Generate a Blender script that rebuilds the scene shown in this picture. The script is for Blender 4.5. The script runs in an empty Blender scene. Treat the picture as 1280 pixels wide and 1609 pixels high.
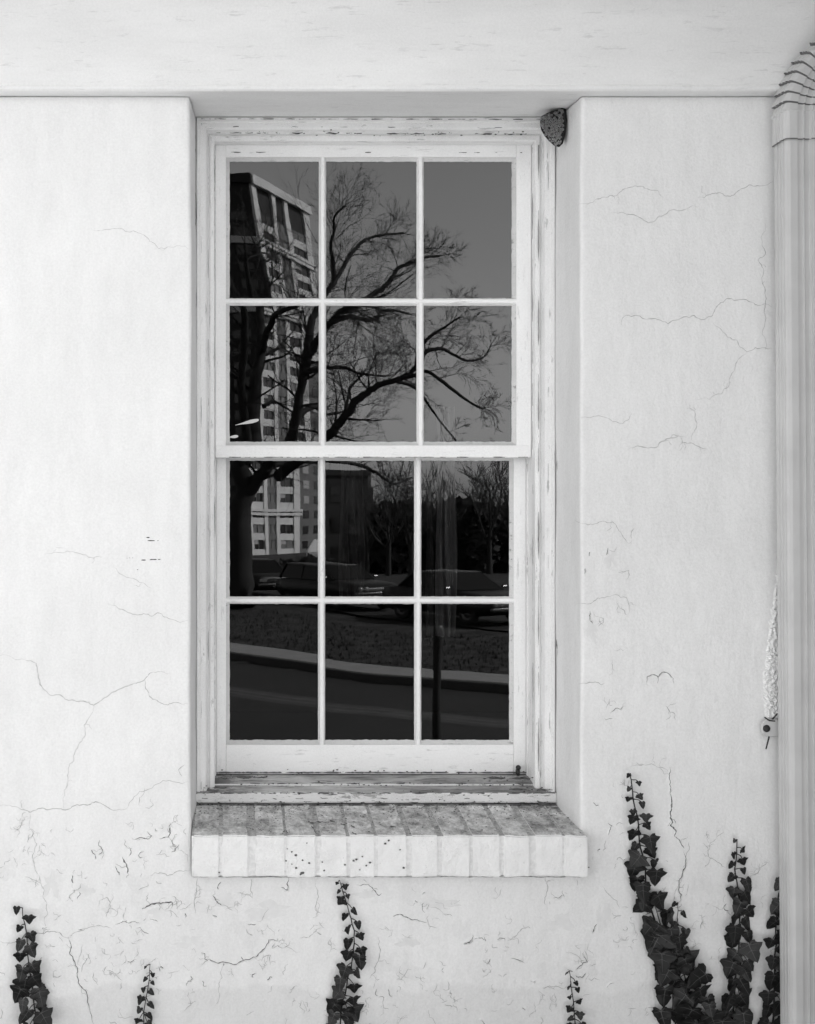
import bpy, bmesh, math, random
import numpy as np
from mathutils import Vector, noise

random.seed(7)
rng = np.random.default_rng(7)
scene = bpy.context.scene
C = scene.collection

# ------------------------------------------------------------------ camera
F = 1923.0            # focal length in photograph pixels (photograph is 1280 px wide)
PX, PY = 360.0, 804.5  # foot of the perpendicular from the lens (rising / cross front view camera)
CY, CZ = -2.6, 1.5065     # camera stands 2.6 m from the wall plane y = 0
cam = bpy.data.cameras.new('camera')
cam.sensor_fit = 'HORIZONTAL'
cam.sensor_width = 36.0
cam.lens = 36.0 * F / 1280.0
cam.shift_x = (640.0 - PX) / 1280.0
cam.shift_y = -(804.5 - PY) / 1280.0
cam.clip_start = 0.05
cam.clip_end = 5000.0
camo = bpy.data.objects.new('camera', cam)
C.objects.link(camo)
camo.location = (0, CY, CZ)
camo.rotation_euler = (math.pi / 2, 0, 0)
scene.camera = camo

# ------------------------------------------------------------------ sky, sun, exposure
SUN_EL, SUN_AZ = math.radians(37), math.radians(83)
world = bpy.data.worlds.new('World')
scene.world = world
world.use_nodes = True
wn, wl = world.node_tree.nodes, world.node_tree.links
sky = wn.new('ShaderNodeTexSky')
sky.sky_type = 'NISHITA'
sky.sun_disc = False
sky.sun_elevation = SUN_EL
sky.sun_rotation = SUN_AZ
sky.dust_density = 1.6
bw = wn.new('ShaderNodeRGBToBW')       # black-and-white film
wl.new(sky.outputs[0], bw.inputs[0])
wl.new(bw.outputs[0], wn['Background'].inputs[0])
wn['Background'].inputs[1].default_value = 0.15
sun = bpy.data.lights.new('sun', 'SUN')
sun.energy = 3.2
sun.angle = math.radians(0.53)
suno = bpy.data.objects.new('sun', sun)
C.objects.link(suno)
sd = Vector((math.sin(SUN_AZ) * math.cos(SUN_EL), math.cos(SUN_AZ) * math.cos(SUN_EL), math.sin(SUN_EL)))
suno.rotation_euler = (-sd).to_track_quat('-Z', 'Y').to_euler()
suno.location = (30, 20, 30)
vs = scene.view_settings
vs.view_transform = 'Standard'
vs.look = 'None'
vs.exposure = 1.92
vs.gamma = 1.0
vs.use_curve_mapping = False
scene.render.engine = 'CYCLES'
scene.cycles.max_bounces = 6
scene.cycles.diffuse_bounces = 3
scene.cycles.glossy_bounces = 3
scene.cycles.transparent_max_bounces = 8
scene.cycles.use_denoising = True


# ------------------------------------------------------------------ helpers
def P(px, py, Z):
    """photograph pixel at distance Z in front of the lens -> world point"""
    return Vector(((px - PX) * Z / F, CY + Z, CZ - (py - PY) * Z / F))


YG = 0.235            # mean glass plane


def R(px, py, d):
    """pixel of something mirrored in the glass, d metres along the folded ray -> its real place in the street"""
    return Vector(((px - PX) * d / F, 2 * YG - (CY + d), CZ - (py - PY) * d / F))


def G(x, d, z):
    return Vector((x, 2 * YG - CY - d, z))


def mesh_obj(name, verts, faces, mats, parent=None, smooth=False, mat_idx=None):
    me = bpy.data.meshes.new(name)
    me.from_pydata([tuple(v) for v in verts], [], [tuple(f) for f in faces])
    if not isinstance(mats, (list, tuple)):
        mats = [mats]
    for m in mats:
        me.materials.append(m)
    if mat_idx is not None:
        me.polygons.foreach_set('material_index', mat_idx)
    if smooth:
        me.polygons.foreach_set('use_smooth', [True] * len(me.polygons))
    me.update()
    o = bpy.data.objects.new(name, me)
    C.objects.link(o)
    if parent is not None:
        o.parent = parent
    return o


def bm_obj(name, bm, mats, parent=None, smooth=False):
    me = bpy.data.meshes.new(name)
    bmesh.ops.recalc_face_normals(bm, faces=bm.faces)
    bm.to_mesh(me)
    bm.free()
    if not isinstance(mats, (list, tuple)):
        mats = [mats]
    for m in mats:
        me.materials.append(m)
    if smooth:
        me.polygons.foreach_set('use_smooth', [True] * len(me.polygons))
    o = bpy.data.objects.new(name, me)
    C.objects.link(o)
    if parent is not None:
        o.parent = parent
    return o


def add_box(bm, x0, x1, y0, y1, z0, z1, bev=0.0, seg=1):
    r = bmesh.ops.create_cube(bm, size=1.0)
    vv = r['verts']
    for v in vv:
        v.co = Vector((x0 + (v.co.x + .5) * (x1 - x0), y0 + (v.co.y + .5) * (y1 - y0), z0 + (v.co.z + .5) * (z1 - z0)))
    if bev > 0:
        ee = list({e for v in vv for e in v.link_edges})
        bmesh.ops.bevel(bm, geom=ee, offset=bev, segments=seg, affect='EDGES', profile=0.5)
    return vv


def box_obj(name, x0, x1, y0, y1, z0, z1, mat, parent=None, bev=0.0, seg=1, smooth=False):
    bm = bmesh.new()
    add_box(bm, x0, x1, y0, y1, z0, z1, bev, seg)
    return bm_obj(name, bm, mat, parent, smooth)


def tag(o, label=None, cat=None, group=None, kind=None):
    if label: o['label'] = label
    if cat: o['category'] = cat
    if group: o['group'] = group
    if kind: o['kind'] = kind
    return o


def thing(name, loc, label, cat, group=None):
    o = bpy.data.objects.new(name, None)
    C.objects.link(o)
    o.empty_display_size = 0.1
    o.location = loc
    tag(o, label, cat, group)
    return o


def keep(o, parent):
    """parent without moving (parent has only a location)"""
    o.parent = parent
    o.location = o.location - parent.location
    return o


def tubes(segs, k=4):
    """segs: list of (p0, p1, r0, r1) -> verts, faces of one prism each"""
    a = np.array([s[0][:] for s in segs], float); b = np.array([s[1][:] for s in segs], float)
    r0 = np.array([s[2] for s in segs])[:, None]; r1 = np.array([s[3] for s in segs])[:, None]
    d = b - a
    d /= np.maximum(np.linalg.norm(d, axis=1, keepdims=True), 1e-9)
    ref = np.where(np.abs(d[:, 2:3]) > .9, np.array([[1., 0, 0]]), np.array([[0, 0, 1.]]))
    u = np.cross(d, ref); u /= np.linalg.norm(u, axis=1, keepdims=True)
    v = np.cross(d, u)
    n = len(segs)
    V = np.zeros((n, 2 * k, 3))
    for i in range(k):
        t = 2 * math.pi * i / k
        o = u * math.cos(t) + v * math.sin(t)
        V[:, i] = a + o * r0
        V[:, k + i] = b + o * r1
    base = (np.arange(n) * 2 * k)[:, None]
    fs = []
    for i in range(k):
        j = (i + 1) % k
        fs.append(base + np.array([[i, j, k + j, k + i]]))
    Fc = np.concatenate(fs, 0)
    return V.reshape(-1, 3), Fc


def sweep(path, sections, closed=True):
    """list of centre frames: (origin, u, v) with 2-D section points -> verts, faces"""
    V, Fc = [], []
    n = len(sections[0])
    for (o, u, v), sec in zip(path, sections):
        for (s, t) in sec:
            V.append(o + u * s + v * t)
    for i in range(len(path) - 1):
        for j in range(n if closed else n - 1):
            k = (j + 1) % n
            Fc.append((i * n + j, i * n + k, (i + 1) * n + k, (i + 1) * n + j))
    return V, Fc


def lathe(profile, seg=24):
    """profile (r, h) about z"""
    V, Fc = [], []
    for (r, h) in profile:
        for i in range(seg):
            t = 2 * math.pi * i / seg
            V.append((r * math.cos(t), r * math.sin(t), h))
    for i in range(len(profile) - 1):
        for j in range(seg):
            k = (j + 1) % seg
            Fc.append((i * seg + j, i * seg + k, (i + 1) * seg + k, (i + 1) * seg + j))
    return V, Fc


# ------------------------------------------------------------------ materials (all neutral: black-and-white photograph)
class NT:
    def __init__(self, name):
        self.m = bpy.data.materials.new(name)
        self.m.use_nodes = True
        self.t = self.m.node_tree
        self.b = self.t.nodes['Principled BSDF']
        self.pos = None

    def n(self, kind, **kw):
        nd = self.t.nodes.new(kind)
        for k, v in kw.items():
            setattr(nd, k, v)
        return nd

    def l(self, a, b):
        self.t.links.new(a, b)

    def coord(self, scale=(1, 1, 1), loc=(0, 0, 0), rot=(0, 0, 0)):
        if self.pos is None:
            self.pos = self.n('ShaderNodeNewGeometry').outputs['Position']
        mp = self.n('ShaderNodeMapping')
        mp.inputs['Scale'].default_value = scale
        mp.inputs['Location'].default_value = loc
        mp.inputs['Rotation'].default_value = rot
        self.l(self.pos, mp.inputs['Vector'])
        return mp.outputs[0]

    def noise(self, scale, detail=4, rough=.55, stretch=(1, 1, 1), loc=(0, 0, 0), dist=0.0):
        t = self.n('ShaderNodeTexNoise')
        t.inputs['Scale'].default_value = scale
        t.inputs['Detail'].default_value = detail
        t.inputs['Roughness'].default_value = rough
        t.inputs['Distortion'].default_value = dist
        self.l(self.coord(stretch, loc), t.inputs['Vector'])
        return t.outputs['Fac']

    def vor_edge(self, scale, stretch=(1, 1, 1), warp=0.0, loc=(0, 0, 0)):
        t = self.n('ShaderNodeTexVoronoi', feature='DISTANCE_TO_EDGE')
        t.inputs['Scale'].default_value = scale
        c = self.coord(stretch, loc)
        if warp:
            nz = self.n('ShaderNodeTexNoise')
            nz.inputs['Scale'].default_value = scale * 1.7
            nz.inputs['Detail'].default_value = 4
            self.l(c, nz.inputs['Vector'])
            ma = self.n('ShaderNodeVectorMath', operation='MULTIPLY_ADD')
            self.l(nz.outputs['Color'], ma.inputs[0])
            ma.inputs[1].default_value = (warp, warp, warp)
            self.l(c, ma.inputs[2])
            c = ma.outputs[0]
        self.l(c, t.inputs['Vector'])
        return t.outputs['Distance']

    def ramp(self, src, a, b, lo=0.0, hi=1.0):
        r = self.n('ShaderNodeMapRange')
        r.inputs['From Min'].default_value = a
        r.inputs['From Max'].default_value = b
        r.inputs['To Min'].default_value = lo
        r.inputs['To Max'].default_value = hi
        self.l(src, r.inputs['Value'])
        return r.outputs[0]

    def math(self, op, a, b=None):
        m = self.n('ShaderNodeMath', operation=op)
        for i, s in enumerate((a, b)):
            if s is None: continue
            if isinstance(s, (int, float)):
                m.inputs[i].default_value = s
            else:
                self.l(s, m.inputs[i])
        return m.outputs[0]

    def mix(self, fac, a, b):
        m = self.n('ShaderNodeMix', data_type='FLOAT')
        for i, s in zip((0, 2, 3), (fac, a, b)):
            if isinstance(s, (int, float)):
                m.inputs[i].default_value = s
            else:
                self.l(s, m.inputs[i])
        return m.outputs[0]

    def bump(self, h, strength, dist, prev=None):
        b = self.n('ShaderNodeBump')
        b.inputs['Strength'].default_value = strength
        b.inputs['Distance'].default_value = dist
        self.l(h, b.inputs['Height'])
        if prev is not None:
            self.l(prev, b.inputs['Normal'])
        return b.outputs[0]

    def done(self, col, rough=.6, normal=None, spec=.5, metal=0.0):
        if isinstance(col, (int, float)):
            self.b.inputs['Base Color'].default_value = (col, col, col, 1)
        else:
            self.l(col, self.b.inputs['Base Color'])
        if isinstance(rough, (int, float)):
            self.b.inputs['Roughness'].default_value = rough
        else:
            self.l(rough, self.b.inputs['Roughness'])
        self.b.inputs['Specular IOR Level'].default_value = spec
        self.b.inputs['Metallic'].default_value = metal
        if normal is not None:
            self.l(normal, self.b.inputs['Normal'])
        return self.m


def mat_plain(name, col, rough=.6, var=.12, scale=8, metal=0.0, spec=.5, bump=0.0):
    t = NT(name)
    nz = t.noise(scale, 5)
    c = t.ramp(nz, .25, .75, col * (1 - var), col * (1 + var))
    nm = t.bump(t.noise(scale * 6, 3), .4, bump) if bump else None
    return t.done(c, rough, nm, spec, metal)


def mat_stucco():
    t = NT('painted_stucco')
    big = t.ramp(t.noise(2.2, 4), .3, .7, .77, .83)
    fine = t.ramp(t.noise(190, 4, .7), .3, .7, -.040, .040)
    streak = t.ramp(t.noise(22, 6, .7, (1, 1, .30)), .30, .75, .025, -.045)
    c = t.math('ADD', t.math('ADD', big, fine), streak)
    # a few dusty specks
    sp = t.ramp(t.noise(230, 2, .5), .735, .77)
    sp = t.math('MULTIPLY', sp, t.ramp(t.noise(14, 3), .45, .7))
    c = t.mix(t.math('MULTIPLY', sp, .35), c, .35)
    # hairline paint crazing, only in patches
    cz = t.ramp(t.vor_edge(34, (1, 1, 1), .35), .0, .022, 1, 0)
    pm = t.ramp(t.noise(5.5, 4, .6, loc=(3, 0, 1)), .56, .70)
    c = t.mix(t.math('MULTIPLY', t.math('MULTIPLY', cz, pm), .28), c, .40)
    # splash line: the foot of the wall was limewashed once less, with a scalloped edge
    sx = t.n('ShaderNodeSeparateXYZ'); t.l(t.coord(), sx.inputs[0])
    edge = t.math('ADD', sx.outputs['Z'], t.math('MULTIPLY', t.noise(7, 2, .4, (1, 0, 0), (3, 0, 0)), .11))
    band = t.ramp(edge, .545, .556, 1, 0)
    c = t.mix(t.math('MULTIPLY', band, .5), c, t.math('MULTIPLY', c, .86))
    pt = t.ramp(t.noise(12, 3, .5, loc=(7, 0, 2)), .60, .615)
    pt = t.math('MULTIPLY', pt, t.ramp(sx.outputs['Z'], .75, 1.0, 1, .12))
    c = t.mix(t.math('MULTIPLY', pt, .30), c, t.math('MULTIPLY', c, .88))
    n1 = t.bump(t.noise(20, 6, .62, (1, 1, .6)), .6, .007)
    n2 = t.bump(t.noise(190, 4, .65), .5, .0013, n1)
    return t.done(c, .72, n2, .3)


def mat_paintwood(name, axis, base=.80, peel=.5, dirt=.3, fl=.635):
    """weathered white paint on wood, grain along axis x or z"""
    t = NT(name)
    st = (.12, 1, 1) if axis == 'x' else (1, 1, .12)
    st2 = (.25, 1, 1) if axis == 'x' else (1, 1, .25)
    c = t.ramp(t.noise(14, 4, .6, st2), .3, .7, base - .035, base + .03)
    fine = t.ramp(t.noise(190, 4, .7), .3, .7, -.035, .035)
    c = t.math('ADD', c, fine)
    # grain-wise cracks in the paint
    cr = t.ramp(t.noise(120, 4, .65, st), .60, .655)
    cm = t.ramp(t.noise(11, 4, .6, loc=(5, 1, 2)), .44, .60)
    c = t.mix(t.math('MULTIPLY', t.math('MULTIPLY', cr, cm), peel), c, .22)
    # alligator crazing
    al = t.ramp(t.vor_edge(55, st2, .3), .0, .040, 1, 0)
    am = t.ramp(t.noise(8, 4, .6, loc=(1, 4, 0)), .40, .56)
    c = t.mix(t.math('MULTIPLY', t.math('MULTIPLY', al, am), .50 * peel + .05), c, .22)
    # lost flakes with bare weathered wood
    fl = t.ramp(t.noise(60, 6, .75, st2, (2, 2, 7)), fl, fl + .025)
    c = t.mix(t.math('MULTIPLY', fl, peel * .8), c, .30)
    # dust
    du = t.ramp(t.noise(6, 5, .6, st2, (9, 0, 0)), .45, .75)
    c = t.mix(t.math('MULTIPLY', du, dirt), c, base * .62)
    n1 = t.bump(cr, .25, .001)
    n2 = t.bump(t.noise(70, 4, .6, st), .3, .0012, n1)
    return t.done(c, .55, n2, .4)


def mat_brickpaint():
    t = NT('limewashed_brick')
    nz = t.noise(30, 5, .6)
    c = t.ramp(nz, .3, .7, .79, .86)
    sp = t.ramp(t.noise(120, 3, .6), .70, .74)
    c = t.mix(t.math('MULTIPLY', sp, .35), c, .3)
    pit = t.ramp(t.noise(75, 5, .7, loc=(4, 4, 4)), .66, .70)
    c = t.mix(t.math('MULTIPLY', pit, .30), c, .45)
    ck = t.ramp(t.vor_edge(26, (1, 1, 1), .5), .0, .018, 1, 0)
    ckm = t.ramp(t.noise(10, 3, .6, loc=(6, 2, 6)), .50, .60)
    c = t.mix(t.math('MULTIPLY', t.math('MULTIPLY', ck, ckm), .45), c, .2)
    n = t.bump(t.noise(50, 6, .65), .8, .005)
    n = t.bump(t.noise(260, 3), .5, .0012, n)
    return t.done(c, .75, n, .3)


def mat_bricktop():
    t = NT('soot_stained_brick')
    a = t.ramp(t.noise(13, 8, .75), .36, .64, .90, .30)
    b = t.ramp(t.noise(95, 6, .75, (1, .6, 1)), .38, .62, .12, -.14)
    c = t.math('ADD', a, b)
    sp = t.ramp(t.noise(170, 5, .75), .58, .64)
    sm = t.ramp(t.noise(15, 4, .6, loc=(2, 5, 1)), .42, .60)
    c = t.mix(t.math('MULTIPLY', t.math('MULTIPLY', sp, sm), .85), c, .06)
    wh = t.ramp(t.noise(60, 5, .7, loc=(8, 1, 1)), .64, .68)
    c = t.mix(t.math('MULTIPLY', wh, .5), c, .70)
    cr = t.ramp(t.vor_edge(17, (1, .8, 1), .5), .0, .02, 1, 0)
    cm = t.ramp(t.noise(8, 3, .6, loc=(1, 1, 6)), .52, .62)
    c = t.mix(t.math('MULTIPLY', t.math('MULTIPLY', cr, cm), .8), c, .04)
    sx = t.n('ShaderNodeSeparateXYZ'); t.l(t.coord(), sx.inputs[0])
    ends = t.math('MULTIPLY', t.ramp(sx.outputs['X'], .60, .73), t.ramp(sx.outputs['Y'], .0, .13))
    gr = t.math('MULTIPLY', ends, t.ramp(t.noise(40, 6, .75, loc=(3, 3, 3)), .38, .56))
    c = t.mix(t.math('MULTIPLY', gr, .9), c, .05)
    n = t.bump(t.noise(60, 6, .7), .7, .004)
    n = t.bump(t.noise(260, 3), .5, .001, n)
    return t.done(c, .85, n, .2)


def mat_mortar():
    t = NT('gritty_mortar')
    c = t.ramp(t.noise(110, 6, .75), .36, .64, .28, .62)
    n = t.bump(t.noise(180, 4, .7), .8, .003)
    return t.done(c, .9, n, .2)


def mat_sillwood():
    t = NT('weathered_sill_wood')
    st = (.10, 1, 1)
    c = t.ramp(t.noise(12, 6, .72, (.35, 1, 1)), .34, .66, .66, .22)
    cr = t.ramp(t.noise(120, 5, .7, st), .55, .64)
    cm = t.ramp(t.noise(9, 4, .6), .36, .52)
    c = t.mix(t.math('MULTIPLY', t.math('MULTIPLY', cr, cm), .92), c, .05)
    sx = t.n('ShaderNodeSeparateXYZ'); t.l(t.coord(), sx.inputs[0])
    ends = t.math('MAXIMUM', t.ramp(sx.outputs['X'], .56, .70), t.ramp(sx.outputs['X'], .10, -.03))
    gr = t.math('MULTIPLY', ends, t.ramp(t.noise(34, 6, .75, (.5, 1, 1), (3, 3, 3)), .40, .56))
    c = t.mix(t.math('MULTIPLY', gr, .85), c, .07)      # leaf mould lying in the two corners
    n = t.bump(t.noise(90, 5, .7, st), .7, .003)
    return t.done(c, .8, n, .25)


def mat_glass():
    t = NT('old_window_glass')
    tr = t.n('ShaderNodeBsdfTransparent')
    tr.inputs[0].default_value = (.70, .70, .70, 1)
    gl = t.n('ShaderNodeBsdfGlossy')
    gl.inputs['Roughness'].default_value = 0.0
    fr = t.n('ShaderNodeFresnel')
    fr.inputs['IOR'].default_value = 1.55
    # the whole pane's reflection (both faces) is given by its street face; the room face only transmits
    geo = t.n('ShaderNodeNewGeometry')
    front = t.math('SUBTRACT', 1.0, geo.outputs['Backfacing'])
    fac = t.math('MULTIPLY', t.math('MULTIPLY', fr.outputs[0], 2.3), front)
    mx = t.n('ShaderNodeMixShader')
    t.l(fac, mx.inputs[0])
    t.l(tr.outputs[0], mx.inputs[1])
    t.l(gl.outputs[0], mx.inputs[2])
    t.l(mx.outputs[0], t.t.nodes['Material Output'].inputs['Surface'])
    return t.m


def mat_grass():
    t = NT('winter_grass')
    a = t.ramp(t.noise(1.4, 6, .7, (1, 1, 1)), .32, .68, .012, .075)
    b = t.ramp(t.noise(7, 6, .8), .35, .65, -.022, .040)
    n = t.bump(t.noise(22, 4, .7), .8, .06)
    return t.done(t.math('ADD', a, b), .9, n, .1)


def mat_asphalt():
    t = NT('asphalt')
    a = t.ramp(t.noise(.6, 6, .7), .3, .7, .017, .026)
    b = t.ramp(t.noise(60, 3, .7), .3, .7, -.01, .012)
    n = t.bump(t.noise(90, 3), .5, .004)
    return t.done(t.math('ADD', a, b), .8, n, .3)


def mat_leaf():
    t = NT('ivy_leaf')
    a = t.ramp(t.noise(60, 4, .6), .3, .7, .008, .016)
    n = t.bump(t.noise(220, 3), .4, .0008)
    return t.done(a, .38, n, .32)


def mat_lit():
    t = NT('lamp_glow')
    t.b.inputs['Emission Color'].default_value = (1, 1, 1, 1)
    t.b.inputs['Emission Strength'].default_value = .30
    return t.done(.8, .5)


M = dict(
    lit=mat_lit(), seamdirt=mat_plain('dusty_seam', .30, .9, .4, 40), worn=mat_plain('worn_asphalt', .040, .75, .35, 3), oldpaint=mat_plain('older_paint_coat', .735, .8, .06, 60), wing=mat_plain('grey_weathered_stucco', .34, .8, .1, 4), flags=mat_plain('pale_flagstone', .58, .85, .1, 3),
    stucco=mat_stucco(),
    wood_x=mat_paintwood('painted_wood_across', 'x', .85, .85, .30),
    wood_z=mat_paintwood('painted_wood_upright', 'z', .86, .65, .20),
    nosing=mat_paintwood('peeling_sill_paint', 'x', .80, 1.0, .55, .575),
    sash_x=mat_paintwood('sash_paint_across', 'x', .89, .34, .10),
    sash_z=mat_paintwood('sash_paint_upright', 'z', .89, .34, .10),
    beam=mat_paintwood('frieze_paint', 'x', .81, .22, .18),
    putty=mat_paintwood('cracked_putty', 'x', .66, .8, .5),
    sillwood=mat_sillwood(),
    brick=mat_brickpaint(), bricktop=mat_bricktop(), mortar=mat_mortar(),
    mortar_face=mat_plain('painted_mortar', .76, .85, .14, 120, bump=.004),
    crack=mat_plain('crack_dirt', .10, .9, .5, 60),
    hair=mat_plain('hairline_dirt', .40, .9, .3, 60),
    scuff=mat_plain('black_scuff', .03, .8),
    rough=mat_plain('rough_cast', .82, .8, .08, 200, bump=.002),
    glass=mat_glass(),
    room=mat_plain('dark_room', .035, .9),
    drape=mat_plain('dim_drape', .28, .9, .15, 20),
    drape2=mat_plain('dull_drape', .09, .9, .15, 20),
    spout=mat_plain('painted_tin', .56, .45, .08, 12),
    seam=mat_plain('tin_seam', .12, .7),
    iron=mat_plain('dark_iron', .03, .5, metal=.3),
    leaf=mat_leaf(), vein=mat_plain('leaf_vein', .085, .6), stem=mat_plain('ivy_stem', .015, .8),
    leaf2=mat_plain('pale_ivy_leaf', .018, .5, .3, 60, spec=.25),
    comb=mat_plain('nest_paper', .22, .85, .6, 260, bump=.0008),
    combdark=mat_plain('nest_crust', .010, .9, .4, 120, bump=.003),
    grass=mat_grass(), asphalt=mat_asphalt(),
    concrete=mat_plain('concrete', .22, .85, .15, 3), kerb=mat_plain('kerb_stone', .05, .85, .2, 5),  # kerb kept dark to stand in for shade on its face
    line=mat_plain('road_paint', .07, .7, .4, 8),
    bark=mat_plain('bark', .018, .9, .3, 12, bump=.02), twig=mat_plain('twig', .03, .9, .2, 4),
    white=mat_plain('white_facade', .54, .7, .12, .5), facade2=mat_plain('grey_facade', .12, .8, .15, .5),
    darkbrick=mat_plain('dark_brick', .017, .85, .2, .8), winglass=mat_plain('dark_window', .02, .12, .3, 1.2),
    winglass2=mat_plain('grey_window', .16, .2, .25, 1.2), blind=mat_plain('pale_blind', .32, .7, .1, 2),
    evergreen=mat_plain('evergreen', .035, .8, .35, 2),
    carpaint=mat_plain('dark_car_paint', .010, .35, .1, 3, spec=.25), carpaint2=mat_plain('grey_car_paint', .018, .35, .1, 3, spec=.25),
    carpaint3=mat_plain('pale_car_paint', .45, .2, .05, 3),
    chrome=mat_plain('chrome', .12, .35, .03, 3, metal=1.0), carglass=mat_plain('car_glass', .006, .08, .1, 3, spec=.18),
    tyre=mat_plain('rubber', .02, .8), lens=mat_plain('lamp_lens', .15, .2), canvas=mat_plain('white_canvas', .8, .8, .04, 2),
    roof=mat_plain('roof_shingle', .09, .9, .3, 6), hill=mat_plain('far_ground', .07, .95, .3, .05),
)

# ------------------------------------------------------------------ the house: stucco wall with its opening
OX0, OX1 = -0.081, 0.746          # opening at the wall face
BX0, BX1 = -0.0755, 0.7345        # at the casing (splayed reveals)
OZ0, OZ1 = 0.735, 2.3885
DEPTH = 0.165


def wdisp(x, z):
    """uneven trowelled surface: outward is negative y"""
    v = Vector((x * 1.6, 0.3, z * 1.6))
    h = noise.noise(v) * .0035 + noise.noise(v * 4.1) * .0016
    low = max(0.0, min(1.0, (0.95 - z) / .35))
    h += low * (noise.noise(Vector((x * 19, 7, z * 19))) * .0013 + noise.noise(Vector((x * 43, 3, z * 43))) * .0007)
    return h


def edge_round(x, z):
    """sideways wobble and rounding near the opening edge"""
    r = .008
    y = 0.0
    if OZ0 < z < OZ1 + .02:
        for d in (OX0 - x, x - OX1):
            if 0 <= d < r:
                y = max(y, r - math.sqrt(max(0, r * r - (r - d) ** 2)))
    return y


house = thing('house', (0, 0, 0), 'white stuccoed house wall with wooden frieze beam, cracked paint around the window', 'house')


def axis(lo, hi, fine_lo, fine_hi, step, coarse, extra):
    a = list(np.arange(fine_lo, fine_hi, step)) + [fine_hi]
    a += list(np.linspace(lo, fine_lo, max(2, int((fine_lo - lo) / coarse)))[:-1])
    a += list(np.linspace(fine_hi, hi, max(2, int((hi - fine_hi) / coarse)))[1:])
    a = [v for v in a if all(abs(v - e) > .003 for e in extra)] + list(extra)
    return sorted(a)


rr = [0, .0008, .0022, .0042, .0062, .008]
xs = axis(-4.5, 4.5, -.62, 1.36, .018, .4, [OX0 - r for r in rr] + [OX1 + r for r in rr])
zs = axis(-.3, OZ1, .28, OZ1, .018, .3, [OZ0])
V, Fc = [], []
idx = {}
for i, x in enumerate(xs):
    for k, z in enumerate(zs):
        wob = 0.0
        if abs(x - OX0) < .03 or abs(x - OX1) < .03:
            wob = noise.noise(Vector((z * 2.3, x, 5))) * .004 + noise.noise(Vector((z * 9, x, 5))) * .0014
            if z < OZ0 + .01: wob = 0
        idx[i, k] = len(V)
        V.append((x + wob, wdisp(x, z) + edge_round(x, z), z))
for i in range(len(xs) - 1):
    for k in range(len(zs) - 1):
        xm, zm = (xs[i] + xs[i + 1]) / 2, (zs[k] + zs[k + 1]) / 2
        if OX0 < xm < OX1 and zm > OZ0:
            continue
        Fc.append((idx[i, k], idx[i + 1, k], idx[i + 1, k + 1], idx[i, k + 1]))
# reveals
for side, xe, xb in ((0, OX0, BX0), (1, OX1, BX1)):
    ie = xs.index(xe)
    col0 = [idx[ie, k] for k in range(len(zs)) if zs[k] >= OZ0]
    zz = [z for z in zs if z >= OZ0]
    prev = col0
    steps = 7
    for s in range(1, steps + 1):
        t = s / steps
        cur = []
        for j, z in enumerate(zz):
            y = V[col0[j]][1]
            xx = V[col0[j]][0] * (1 - t) + (xb + (.0032 if side == 0 else -.0032)) * t + noise.noise(Vector((z * 5, t * 2, side * 9))) * .0034 + noise.noise(Vector((z * 31, t * 3, side * 9))) * .0008
            cur.append(len(V))
            V.append((xx, y + (DEPTH + .02 - y) * t, z))
        for j in range(len(zz) - 1):
            q = (prev[j], cur[j], cur[j + 1], prev[j + 1])
            Fc.append(q if side == 0 else q[::-1])
        prev = cur
# return under the brick sill
ib, ie = xs.index(OX0), xs.index(OX1)
k0 = zs.index(OZ0)
row = [idx[i, k0] for i in range(ib, ie + 1)]
back = []
for v in row:
    back.append(len(V)); V.append((V[v][0], .3, OZ0))
for j in range(len(row) - 1):
    Fc.append((row[j], row[j + 1], back[j + 1], back[j]))
wall = mesh_obj('wall', V, Fc, M['stucco'], house, smooth=True)

# frieze beam: two boards with a thin bead, slightly proud of the stucco
beam_y = -.036
bm = bmesh.new()
xsb = np.linspace(-4.5, 4.5, 361)
prof = [(beam_y + .004, 2.389), (beam_y, 2.392), (beam_y - .0005, 2.3975), (beam_y + .0005, 2.400), (beam_y - .001, 2.4025),
        (beam_y - .001, 2.60), (beam_y + .003, 2.603), (beam_y + .003, 2.78)]
V, Fc = [], []
fullp = [(.20, 2.397), (.02, 2.3895)] + prof
for x in xsb:
    for (y, z) in fullp:
        V.append((x, y + (noise.noise(Vector((x * 2.1, z * 3, 1))) * .0012 if y < .1 else 0), z + (noise.noise(Vector((x * 3.1, 2, 1))) * .0009 if z < 2.41 else 0)))
n = len(fullp)
for i in range(len(xsb) - 1):
    for j in range(n - 1):
        Fc.append((i * n + j, i * n + j + 1, (i + 1) * n + j + 1, (i + 1) * n + j))
mesh_obj('frieze_beam', V, Fc, M['beam'], house, smooth=False)

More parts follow.
